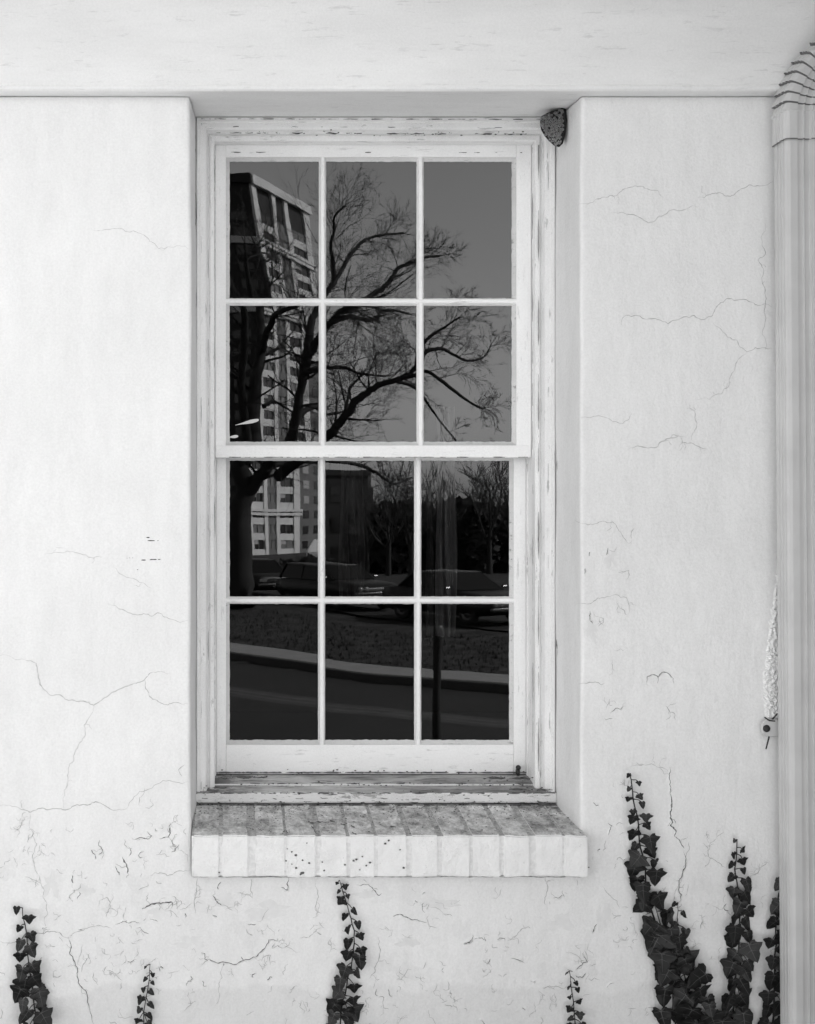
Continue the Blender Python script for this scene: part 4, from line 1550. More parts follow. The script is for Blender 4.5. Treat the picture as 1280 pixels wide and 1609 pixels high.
ivy('ivy_vine', 'ivy vine with large dark leaves crowding the downspout foot', [(2.0, p)], along(p, 17, 26, 46, 8, 14) + [(1236, 1470, 44, 20, (1222, 1460)), (1240, 1530, 46, 10, (1222, 1520)), (1232, 1590, 46, -10, (1218, 1580))])
p = [(533, 1382), (536, 1392), (541, 1408), (546, 1425), (551, 1442), (556, 1460), (556, 1480), (554, 1500), (551, 1520), (546, 1535), (543, 1553), (538, 1570), (534, 1612)]
ivy('ivy_vine', 'ivy vine growing straight up under the brick sill', [(1.7, p)], along(p[:3], 5, 8, 14, 5, 7) + along(p[2:], 21, 17, 34, 9, 13, .02) + [(520, 1582, 34, -30, (536, 1575)), (556, 1588, 34, 25, (537, 1580))])
p = [(236, 1514), (235, 1530), (233, 1548), (230, 1565), (226, 1612)]
ivy('ivy_vine', 'small ivy sprig alone on the wall between window and corner vine', [(1.2, p)], along(p, 13, 8, 20, 6, 9))
p = [(893, 1524), (895, 1540), (898, 1560), (900, 1585), (903, 1612)]
ivy('ivy_vine', 'shortest ivy sprig near the outer end of the brick sill', [(1.2, p)], along(p, 11, 8, 18, 6, 9))
p = [(36, 1425), (40, 1450), (43, 1480), (46, 1510), (50, 1540), (54, 1575), (58, 1612)]
ivy('ivy_vine', 'leafy ivy vine at the opposite end of the wall from the downspout', [(1.8, p)], along(p, 17, 18, 38, 8, 15) + [(66, 1565, 36, 25, (54, 1555)), (74, 1592, 36, 30, (58, 1585)), (30, 1560, 36, -25, (52, 1555))])

# ------------------------------------------------------------------ things in the dim room behind the glass
def drape(name, label, px0, px1, py0, py1, Z, mat, folds):
    a, b = P(px0, py0, Z), P(px1, py1, Z)
    V, Fc = [], []
    n, m = 48, 12
    for i in range(n + 1):
        t = i / n
        x = a.x + (b.x - a.x) * t
        for k in range(m + 1):
            z = a.z + (b.z - a.z) * k / m
            y = a.y + .016 * math.sin(t * folds * 6.28 + .3 * math.sin(k * .6)) + .006 * math.sin(t * folds * 15.1 + 1)
            V.append((x + .004 * math.sin(k * .5 + t * 4), y, z))
    for i in range(n):
        for k in range(m):
            c = i * (m + 1) + k
            Fc.append((c, c + 1, c + m + 2, c + m + 1))
    V2 = [(x, y + .003, z) for x, y, z in V]
    N0 = len(V)
    Fc += [tuple(q + N0 for q in f[::-1]) for f in Fc]
    o = mesh_obj(name, V + V2, Fc, mat, None, True)
    return tag(o, label, 'curtain')


drape('curtain', 'widest folded curtain hanging in the dark room, seen faintly behind lower panes', 686, 717, 640, 1000, 3.25, M['drape'], 3.2)
drape('curtain', 'thin strip of curtain just beside the widest one, in the dark room', 671, 680, 700, 1000, 3.25, M['drape2'], 1.2)
drape('curtain', 'dull shorter curtain behind the middle lower pane, barely visible', 534, 572, 700, 940, 3.4, M['drape2'], 3.0)

def lamp_strip(label, a, b, Z, hpx):
    p, q = P(a[0], a[1], Z), P(b[0], b[1], Z + .25)
    d = (q - p)
    V, Fc = limb_mesh([p + d * t for t in (0, .25, .5, .72, .9, 1)], [hpx * Z / F * k for k in (.08, .35, .75, 1, .85, .55)], 10)
    o = mesh_obj('strip_lamp', V, Fc, M['lit'], None, True)
    tag(o, label, 'lamp', 'lit lamps inside the room')


def limb_mesh(Q, Rr, k=9):
    V, Fc = [], []
    n = len(Q)
    d = (Q[-1] - Q[0]).normalized()
    u = d.cross(Vector((0, .3, 1))).normalized(); v = d.cross(u)
    for i in range(n):
        for j in range(k):
            t = 2 * math.pi * j / k
            V.append(Q[i] + (u * math.cos(t) + v * math.sin(t)) * Rr[i])
    for i in range(n - 1):
        for j in range(k):
            m = (j + 1) % k
            Fc.append((i * k + j, i * k + m, (i + 1) * k + m, (i + 1) * k + j))
    return V, Fc


lamp_strip('longer lit strip lamp glowing deep inside, upper sash corner pane', (370, 668), (405, 660), 5.2, 3.2)
lamp_strip('short lit strip lamp glowing deep inside, lowest at the pane edge', (357, 687.5), (373, 685.5), 5.2, 2.6)

# ------------------------------------------------------------------ street mirrored in the glass
def kd(x):
    """folded distance of the far kerb at x"""
    return 15.9 + 9.4 * math.exp(-x * .142) if x > 0 else 25.3 - 1.335 * x


def kcos(x):
    s = -9.4 * .142 * math.exp(-x * .142) if x > 0 else -1.335
    return 1 / math.sqrt(1 + s * s)


def off_d(x, o):
    return kd(x) + o / kcos(x)


def ground_z(x, d):
    w = d - (2 * YG - CY)
    if w < 4.4: z = -.02
    elif w < 7.6:
        t = (w - 4.4) / 3.2
        z = -.02 - 1.55 * t * t * (3 - 2 * t)
    else: z = -1.57
    o = (d - kd(x)) * kcos(x)
    if o > .6: z = -1.41
    if d > 48:
        t = min(1, (d - 48) / 110)
        z = -1.41 - 4.0 * t
    return z


gx = sorted(set([-900, -500, -300, -200, -140, -100, -70, 60, 80, 110, 160, 240, 350, 600, 900] + list(np.arange(-55, 56, 1.0))))
gd = [-30, -12, -3, 1.5, 3, 4] + list(np.arange(5, 60, .5)) + list(np.arange(60, 210, 10)) + [230, 280, 400, 700, 1200, 1800]
V, Fc = [], []
for x in gx:
    for d in gd:
        p = G(x, d, ground_z(x, max(d, 3)))
        if 1 < d < 60 and abs(x) < 40:
            p.z += noise.noise(Vector((x * .35, d * .35, 0))) * .03 if (d - kd(x)) * kcos(x) > 2 or d < 11 else 0
        V.append(p)
n = len(gd)
for i in range(len(gx) - 1):
    for k in range(n - 1):
        Fc.append((i * n + k, i * n + k + 1, (i + 1) * n + k + 1, (i + 1) * n + k))
tag(mesh_obj('lawn', V, Fc, M['grass'], None, True), 'rough winter grass sloping down to the road and beyond', 'lawn', kind='structure')


def strip(name, o0, o1, z, mat, label, x0=-45, x1=60, zz=None):
    V, Fc = [], []
    X = np.arange(x0, x1, .5)
    for x in X:
        V.append(G(x, off_d(x, o0), z)); V.append(G(x, off_d(x, o1), z if zz is None else zz))
    for i in range(len(X) - 1):
        Fc.append((2 * i, 2 * i + 1, 2 * i + 3, 2 * i + 2))
    return tag(mesh_obj(name, V, Fc, mat), label, None, kind='structure')


strip('road', -6.2, 0.05, -1.55, M['asphalt'], 'dark asphalt road curving past the house')
strip('worn_track', -3.05, -2.35, -1.548, M['worn'], 'worn paler track along the middle of the road')  # broad soft sheen put into the asphalt colour
strip('road_marking', -2.86, -2.76, -1.546, M['line'], 'pale centre line on the road')
strip('road_marking', -2.64, -2.54, -1.546, M['line'], 'second pale centre line on the road')
# far kerb and pavement as a solid step
V, Fc = [], []
X = np.arange(-45, 60, .5)
for x in X:
    for (o, z) in ((0, -1.555), (.015, -1.41), (.04, -1.395), (.16, -1.395)):
        V.append(G(x, off_d(x, o), z))
for i in range(len(X) - 1):
    for j in range(3):
        Fc.append((i * 4 + j, i * 4 + j + 1, i * 4 + j + 5, i * 4 + j + 4))
tag(mesh_obj('kerb', V, Fc, M['kerb']), 'shaded kerb along the far side of the road', None, kind='structure')
strip('pavement', .16, 1.25, -1.393, M['concrete'], 'pale concrete pavement beyond the road')
V, Fc = [], []
for x in X:
    for (o, z) in ((-6.2, -1.555), (-6.22, -1.44), (-6.4, -1.44), (-6.42, -1.58)):
        V.append(G(x, off_d(x, o), z))
for i in range(len(X) - 1):
    for j in range(3):
        Fc.append((i * 4 + j, i * 4 + j + 1, i * 4 + j + 5, i * 4 + j + 4))
tag(mesh_obj('kerb', V, Fc, M['kerb']), 'kerb on the house side of the road', None, kind='structure')

# unseen pale paving added to bounce light up at the house, a soil bed between
V, Fc = [], []
X = np.arange(-14, 14.1, 1.0)
W = (.85, 1.8, 3.2, 4.5)
for x in X:
    for w in W:
        V.append((x, -w, ground_z(x, w + 2 * YG - CY) + .03))
for i in range(len(X) - 1):
    for j in range(len(W) - 1):
        Fc.append((i * 4 + j, i * 4 + j + 1, i * 4 + j + 5, i * 4 + j + 4))
tag(mesh_obj('terrace', V, Fc, M['flags']), 'pale flagged terrace in front of the house', None, kind='structure')

# parking drive where the cars stand: straight strip
la, lb = Vector((2.9, 37.0)), Vector((6.6, 30.2))
ldir = (lb - la).normalized()
lnrm = Vector((-ldir.y, ldir.x))
if lnrm.y < 0: lnrm = -lnrm
V = []
for (s, o) in ((-30, .1), (30, .1), (30, 6.5), (-30, 6.5)):
    q = la + ldir * s + lnrm * o
    V.append(G(q.x, q.y, -1.37))
tag(mesh_obj('parking_drive', V, [(0, 1, 2, 3)], M['asphalt']), 'asphalt drive with parked cars', None, kind='structure')

# grass blades on the strip of lawn beyond the pavement
V, Fc = [], []
for i in range(9000):
    x = random.uniform(-3, 14)
    o = random.uniform(1.3, 8)
    d = off_d(x, o)
    q = Vector((x, d)) - la
    if q.dot(lnrm) > 0: continue
    b = G(x, d, ground_z(x, d) - .01)
    a = random.uniform(0, 6.28); h = random.uniform(.03, .10); w = random.uniform(.008, .03)
    k = len(V)
    V += [b + Vector((math.cos(a) * w, math.sin(a) * w, 0)), b - Vector((math.cos(a) * w, math.sin(a) * w, 0)), b + Vector((random.uniform(-.05, .05), random.uniform(-.05, .05), h))]
    Fc.append((k, k + 1, k + 2))
tag(mesh_obj('grass', V, Fc, M['grass']), 'tufts of dry winter grass beyond the pavement', 'grass', kind='stuff')


# ------------------------------------------------------------------ cars
def make_car(name, label, loc, ang, paint, wagon=False):
    root = thing(name, loc, label, 'car', 'cars parked along the drive')
    root.rotation_euler = (0, 0, ang)
    root.scale = (1, 1, .89)
    # body: stations along x (front +x): (x, half width, z bottom, z belt)
    L = [(-2.35, .78, .42, .70), (-2.30, .86, .32, .82), (-1.9, .90, .26, .87), (-1.3, .92, .24, .89), (0, .93, .24, .88), (.75, .92, .24, .87), (1.5, .91, .26, .84), (2.1, .88, .30, .80), (2.32, .82, .36, .72), (2.38, .76, .42, .64)]
    V, Fc = [], []
    for (x, w, zb, zt) in L:
        h = zt - zb
        V += [(x, -w * .92, zb), (x, -w, zb + h * .25), (x, -w * 1.0, zb + h * .7), (x, -w * .93, zt - .01), (x, -w * .6, zt + .015), (x, w * .6, zt + .015), (x, w * .93, zt - .01), (x, w, zb + h * .7), (x, w, zb + h * .25), (x, w * .92, zb)]
    n = 10
    for i in range(len(L) - 1):
        for j in range(n):
            k = (j + 1) % n
            Fc.append((i * n + j, i * n + k, (i + 1) * n + k, (i + 1) * n + j))
    Fc.append(tuple(range(n))); Fc.append(tuple(range((len(L) - 1) * n, len(L) * n))[::-1])
    bm = bmesh.new()
    vv = [bm.verts.new(p) for p in V]
    for f in Fc: bm.faces.new([vv[i] for i in f])
    bmesh.ops.bevel(bm, geom=[e for e in bm.edges if e.calc_face_angle(0) > .6], offset=.02, segments=2, affect='EDGES')
    body = bm_obj('body', bm, paint, root, True)
    # greenhouse
    if wagon: gh = [(-2.15, .80, .86), (-1.9, .66, 1.36), (-.1, .66, 1.40), (.25, .65, 1.36), (.95, .76, .88)]
    else: gh = [(-1.55, .80, .88), (-.95, .66, 1.34), (-.2, .66, 1.39), (.2, .65, 1.36), (.95, .76, .88)]
    x0, x1, x2, x3, x4 = [g[0] for g in gh]
    zt_ = gh[2][2]
    # roof panel
    bm = bmesh.new()
    for (xa, xb) in ((x1, x3),):
        add_box(bm, xa - .03, xb + .03, -.66, .66, zt_ - .045, zt_ + .005, .018, 2)
    bm_obj('roof', bm, paint, root, True)
    # pillars
    for s in (-1, 1):
        for (a, b, w) in (((x4 - .02, s * .78, .87), (x3, s * .65, zt_ - .03), .028), (((x1 + x3) / 2 + .05, s * .80, .87), ((x1 + x3) / 2, s * .66, zt_ - .03), .030), ((x0 + .02, s * .80, .87), (x1, s * .65, zt_ - .03), .055)):
            V, Fc = tubes([(Vector(a), Vector(b), w, w)], 6)
            mesh_obj('pillar', V, Fc, paint, root)
    # glass
    def quad(nm, pts, mt=M['carglass']):
        pts = [Vector(p) for p in pts]
        nrm = (pts[1] - pts[0]).cross(pts[2] - pts[0]).normalized() * .006
        V = [p + nrm for p in pts] + [p - nrm for p in pts]
        m = len(pts)
        F_ = [tuple(range(m)), tuple(range(m, 2 * m))[::-1]] + [(i, (i + 1) % m, m + (i + 1) % m, m + i) for i in range(m)]
        return mesh_obj(nm, V, F_, mt, root)
    quad('windscreen', [(x4, -.74, .89), (x4, .74, .89), (x3 + .02, .62, zt_ - .03), (x3 + .02, -.62, zt_ - .03)])
    quad('rear_window', [(x0, -.74, .89), (x0, .74, .89), (x1 - .02, .62, zt_ - .03), (x1 - .02, -.62, zt_ - .03)])
    xm = (x1 + x3) / 2
    for s in (-1, 1):
        quad('side_window', [(x4 - .10, s * .79, .90), (xm + .08, s * .80, .90), (xm + .03, s * .655, zt_ - .05), (x3 - .03, s * .65, zt_ - .05)])
        quad('side_window', [(xm + .02, s * .80, .90), (x0 + .14, s * .80, .90), (x1 + .06, s * .655, zt_ - .05), (xm - .03, s * .655, zt_ - .05)])
        quad('drip_rail', [(x3 + .02, s * .672, zt_ - .035), (x1, s * .672, zt_ - .035), (x1, s * .672, zt_ - .018), (x3 + .02, s * .672, zt_ - .018)], M['chrome'])
        quad('side_trim', [(2.05, s * .905, .56), (-2.05, s * .912, .58), (-2.05, s * .912, .60), (2.05, s * .905, .58)], M['chrome'])
        quad('door_handle', [(-.15, s * .945, .76), (-.35, s * .945, .76), (-.35, s * .945, .785), (-.15, s * .945, .785)], M['chrome'])
        # mirror on a stalk
        V, Fc = tubes([(Vector((.78, s * .86, .86)), Vector((.78, s * .96, .95)), .01, .01), (Vector((.76, s * .90, .97)), Vector((.76, s * 1.02, .97)), .045, .045)], 8)
        mesh_obj('wing_mirror', V, Fc, M['chrome'], root)
    for (x, nm) in ((2.42, 'front_bumper'), (-2.42, 'rear_bumper')):
        box_obj(nm, x - .06, x + .06, -.88, .88, .42, .56, M['chrome'], root, .03, 2, True)
    for s in (-1, 1):
        for y in (.68, .48):
            V, Fc = lathe([(0, .03), (.05, .025), (.085, .01), (.09, -.02)], 14)
            mesh_obj('headlight', [(2.36 + h, s * y + a, .64 + b) for a, b, h in V], Fc, M['lens'], root, True)
        box_obj('tail_light', -2.40, -2.33, s * .66 - .16, s * .66 + .16, .60, .72, M['lens'], root, .01)
        for x in (1.42, -1.38):
            V, Fc = lathe([(.19, .10), (.30, .10), (.325, .07), (.325, -.07), (.30, -.10), (.19, -.10)], 24)
            wh = mesh_obj('wheel', [(x + a, s * .80 + h, .325 + b) for a, b, h in V], Fc, M['tyre'], root, True)
            V, Fc = lathe([(0, .08), (.08, .085), (.12, .06), (.17, .07), (.195, .09)], 20)
            mesh_obj('rim', [(x + a, s * (.80 + h), .325 + b) for a, b, h in V], Fc, M['chrome'], wh, True)
    return root


def park(s, name, label, paint, flip=False, wagon=False, lane=1.25):
    q = la + ldir * s + lnrm * lane
    p = G(q.x, q.y, -1.367)
    rd = Vector((ldir.x, -ldir.y))          # real-world direction
    a = math.atan2(rd.y, rd.x) + (math.pi if flip else 0)
    return make_car(name, label, p, a, paint, wagon)


park(4.7, 'parked_car', 'dark sedan with chrome trim nearest along the drive, reflected in the right lower panes', M['carpaint'], False)
park(-1.3, 'parked_car', 'dark estate car in the middle of the drive, reflected in the middle lower panes', M['carpaint'], False, True)
park(-7.2, 'parked_car', 'grey sedan farthest along the drive, reflected at the tower foot', M['carpaint2'], True)
park(7.2, 'parked_car', 'pale sedan parked on the far side of the drive', M['carpaint3'], True, lane=4.7)

# ------------------------------------------------------------------ post on the near pavement
pp_ = R(688, 978, 12.0)
gz_ = ground_z(pp_.x, 12.0)
V, Fc = lathe([(.055, gz_ - .1), (.048, gz_ + .05), (.044, gz_ + .3), (.042, pp_.z - .10), (.046, pp_.z - .08), (.046, pp_.z - .03), (.034, pp_.z - .005), (0, pp_.z)], 18)
post = tag(mesh_obj('sign_post', [(pp_.x + a, pp_.y + b, h) for a, b, h in V], Fc, M['iron'], None, True), 'slim dark iron post by the road, reflected in the right lower panes', 'post')

# ------------------------------------------------------------------ tower block
def along_face(o, u, s, z, out):
    return o + u * s


dA = 200.0
dB = 214.8
A = R(388, 0, dA); B = R(468, 0, dB)
A2, B2 = Vector((A.x, A.y, 0)), Vector((B.x, B.y, 0))
uR = (B2 - A2); WR = uR.length; uR.normalize()
nR = Vector((-uR.y, uR.x, 0))
if nR.dot(Vector((1, .6, 0))) < 0: nR = -nR
uL = -nR                                   # the other street face runs away from the corner
nL = -uR
tower = thing('tower_block', (A2.x, A2.y, -5.4), 'tall white-framed apartment tower reflected behind the bare tree', 'tower')
zb0 = -5.6
ZTOP = CZ + (PY - 287) * dA / F
FL = 2.65
nfl = int((ZTOP - 3.0 - zb0) / FL)


def pbox(name, o, u, nrm, s0, s1, z0, z1, t0, t1, mat, parent):
    """box on a facade: s along, z up, t outwards"""
    V = []
    for t in (t0, t1):
        for (s, z) in ((s0, z0), (s1, z0), (s1, z1), (s0, z1)):
            q = o + u * s + nrm * t
            V.append((q.x, q.y, z))
    Fc = [(0, 1, 2, 3), (4, 5, 6, 7), (0, 1, 5, 4), (1, 2, 6, 5), (2, 3, 7, 6), (3, 0, 4, 7)]
    bm = bmesh.new()
    vv = [bm.verts.new(p) for p in V]
    for f in Fc: bm.faces.new([vv[i] for i in f])
    return keep(bm_obj(name, bm, mat), parent)


WL = 26.0
# core
bm = bmesh.new()
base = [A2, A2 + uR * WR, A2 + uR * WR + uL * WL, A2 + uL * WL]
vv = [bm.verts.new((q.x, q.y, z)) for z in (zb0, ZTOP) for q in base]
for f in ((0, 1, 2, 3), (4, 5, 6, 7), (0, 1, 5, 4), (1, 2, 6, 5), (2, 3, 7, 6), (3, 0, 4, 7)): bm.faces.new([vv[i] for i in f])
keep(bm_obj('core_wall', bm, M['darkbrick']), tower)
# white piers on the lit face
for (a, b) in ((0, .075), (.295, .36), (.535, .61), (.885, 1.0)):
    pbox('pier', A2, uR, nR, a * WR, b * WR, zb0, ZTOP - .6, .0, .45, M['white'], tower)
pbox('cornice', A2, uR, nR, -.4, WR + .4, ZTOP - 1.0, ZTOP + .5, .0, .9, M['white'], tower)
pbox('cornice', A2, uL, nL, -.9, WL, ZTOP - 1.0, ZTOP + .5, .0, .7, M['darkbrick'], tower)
bays = ((.075, .295, 0), (.36, .535, 1), (.61, .885, 0))
for f in range(nfl):
    z0 = zb0 + f * FL
    for (a, b, kind) in bays:
        pbox('spandrel', A2, uR, nR, a * WR, b * WR, z0, z0 + 1.15, .0, .30, M['white'] if kind == 0 else M['facade2'], tower)
        s0_, s1_ = a * WR + .15, b * WR - .15
        gm = (M['winglass'] if (f * 7 + int(a * 50)) % 5 else M['winglass2']) if kind == 0 else M['winglass2']
        w = pbox('window', A2, uR, nR, s0_, s1_, z0 + 1.15, z0 + FL, .02, .10, gm, tower)
        mid_ = (s0_ + s1_) / 2
        pbox('mullion', A2, uR, nR, mid_ - .09, mid_ + .09, z0 + 1.15, z0 + FL, .10, .20, M['facade2'], tower)
        if kind == 0 and (f + int(a * 10)) % 3 == 0:      # a half-drawn blind
            pbox('blind', A2, uR, nR, s0_, mid_ - .09, z0 + FL - .7, z0 + FL - .02, .10, .13, M['blind'], tower)
for f in (2.55, nfl - 6, nfl - 2):
    z0 = zb0 + f * FL
    pbox('string_course', A2, uR, nR, -.3, WR + .3, z0 + .1, z0 + .55, .0, .75, M['white'], tower)
    pbox('string_course', A2, uR, nR, -.3, WR + .3, z0 + .75, z0 + 1.2, .0, .75, M['white'], tower)
    pbox('string_course', A2, uL, nL, -.3, WL, z0 + .1, z0 + 1.1, .0, .6, M['white'], tower)
for f in range(0, nfl):
    z0 = zb0 + f * FL
    for b in range(5):
        pbox('window', A2, uL, nL, 1.2 + b * 5, 1.2 + b * 5 + 3.2, z0 + 1.1, z0 + FL - .1, .0, .08, M['winglass'], tower)

# darker wing beside the tower with a few lit windows painted pale
Wo = B2 + uR * .3
wing = thing('apartment_wing', (Wo.x, Wo.y, -5.4), 'dark apartment wing beside the white tower, with pale window blinds', 'building')
zt_w = CZ + (PY - 560) * dB / F
bm = bmesh.new()
base = [Wo, Wo + uR * 9.5, Wo + uR * 9.5 + uL * 18, Wo + uL * 18]
vv = [bm.verts.new((q.x, q.y, z)) for z in (zb0, zt_w) for q in base]
for f in ((0, 1, 2, 3), (4, 5, 6, 7), (0, 1, 5, 4), (1, 2, 6, 5), (2, 3, 7, 6), (3, 0, 4, 7)): bm.faces.new([vv[i] for i in f])
keep(bm_obj('wall', bm, M['facade2']), wing)
for f in range(int((zt_w - zb0) / FL) - 1):
    z0 = zb0 + f * FL
    pbox('window', Wo, uR, nR, 1.6, 3.6, z0 + 1.0, z0 + 2.4, .0, .08, M['blind'] if f in (3, 4, 5, 7, 9, 12) else M['winglass'], wing)  # lit windows painted pale with the blind material
    pbox('window', Wo, uR, nR, 5.6, 7.8, z0 + 1.0, z0 + 2.4, .0, .08, M['winglass'], wing)
pbox('parapet', Wo, uR, nR, -.1, 9.7, zt_w - .6, zt_w + .3, .0, .35, M['white'], wing)

# low dark block in the middle distance
dC = 120.0
Cq = R(505, 0, dC); Dq = R(578, 0, dC + 1.5)
C2, D2 = Vector((Cq.x, Cq.y, 0)), Vector((Dq.x, Dq.y, 0))
uC = (D2 - C2); WC = uC.length; uC.normalize()
nC = Vector((-uC.y, uC.x, 0))
if nC.y < 0: nC = -nC
blk = thing('brick_block', (C2.x, C2.y, -4), 'low dark brick block with flat roof, reflected in the middle pane', 'building')
zC = CZ - (743 - PY) * dC / F
bm = bmesh.new()
bk_ = Vector((1.9, -14, 0))
base = [C2, D2, D2 + bk_, C2 + bk_]
vv = [bm.verts.new((q.x, q.y, z)) for z in (-6, zC) for q in base]
for f in ((0, 1, 2, 3), (4, 5, 6, 7), (0, 1, 5, 4), (1, 2, 6, 5), (2, 3, 7, 6), (3, 0, 4, 7)): bm.faces.new([vv[i] for i in f])
keep(bm_obj('wall', bm, M['darkbrick']), blk)
for f in range(3):
    for b in range(3):
        pbox('window', C2, uC, nC, 1.0 + b * WC / 3, 1.0 + b * WC / 3 + 1.2, -3.4 + f * 2.9, -1.9 + f * 2.9, .0, .05, M['winglass'], blk)
pbox('parapet', C2, uC, nC, -.2, WC + .2, zC - .3, zC + .25, .0, .2, M['darkbrick'], blk)

# white canopy tent
dT = 150.0
tb = R(504, 888, dT)
tent = thing('white_canopy', tb, 'small white canopy with scalloped sides, reflected beside the tower foot', 'canopy')
hw = 1.6
V = [(-hw, -1.2, 1.9), (hw, -1.2, 1.9), (hw, 1.2, 1.9), (-hw, 1.2, 1.9), (-.8, 0, 3.4), (.8, 0, 3.4)]
mesh_obj('canopy_roof', V, [(0, 1, 5, 4), (2, 3, 4, 5), (3, 0, 4), (1, 2, 5)], M['canvas'], tent)
def scal(nm, p0, p1):
    V, Fc = [], []
    n = 24
    for i in range(n + 1):
        t = i / n
        x, y = p0[0] + (p1[0] - p0[0]) * t, p0[1] + (p1[1] - p0[1]) * t
        d = .5 + .9 * abs(math.cos(t * math.pi * 2)) ** 3
        V += [(x, y, 1.9), (x, y, 1.9 - d)]
    for i in range(n): Fc.append((2 * i, 2 * i + 1, 2 * i + 3, 2 * i + 2))
    mesh_obj(nm, V, Fc, M['canvas'], tent)
scal('valance', (-hw, 1.2), (hw, 1.2)); scal('valance', (-hw, -1.2), (hw, -1.2)); scal('valance', (hw, -1.2), (hw, 1.2)); scal('valance', (-hw, -1.2), (-hw, 1.2))
for (x, y) in ((-hw, -1.2), (hw, -1.2), (hw, 1.2), (-hw, 1.2)):
    V, Fc = tubes([(Vector((x, y, -.3)), Vector((x, y, 1.9)), .05, .05)], 6)
    mesh_obj('pole', V, Fc, M['canvas'], tent)


# ------------------------------------------------------------------ trees
def grow(segs, p, d, L, r, lvl, rnd, up=.0, minr=.006, nside=4, spread=.9):
    """recursive bare branch: wandering axis with alternate side shoots"""
    n = 5
    st = L / n
    for i in range(n):
        d = (d + Vector((rnd.gauss(0, .13), rnd.gauss(0, .13), rnd.gauss(0, .13) + up))).normalized()
        q = p + d * st
        r1 = max(minr, r * .84)
        segs.append((p, q, r, r1))
        if lvl > 0 and (i > 0 or lvl > 2) and rnd.random() < .85:
            ax_ = Vector((rnd.gauss(0, 1), rnd.gauss(0, 1), rnd.gauss(0, 1)))
            side = (ax_ - d * ax_.dot(d)).normalized()
            nd = (d + side * rnd.uniform(.45, .95) * spread).normalized()
            grow(segs, q, nd, L * rnd.uniform(.45, .70), max(minr, r1 * rnd.uniform(.45, .62)), lvl - 1, rnd, up, minr, nside, spread)
        p, r = q, r1


def limb_mesh(Q, Rr, k=9):
    """continuous tapering limb"""
    V, Fc = [], []
    u = None
    n = len(Q)
    for i in range(n):
        d = (Q[min(n - 1, i + 1)] - Q[max(0, i - 1)]).normalized()
        if u is None:
            u = d.cross(Vector((0, 1, .01))).normalized()
        u = (u - d * u.dot(d)).normalized()
        v = d.cross(u)
        for j in range(k):
            t = 2 * math.pi * j / k
            V.append(Q[i] + (u * math.cos(t) + v * math.sin(t)) * Rr[i])
    for i in range(n - 1):
        for j in range(k):
            m = (j + 1) % k
            Fc.append((i * k + j, i * k + m, (i + 1) * k + m, (i + 1) * k + j))
    return V, Fc


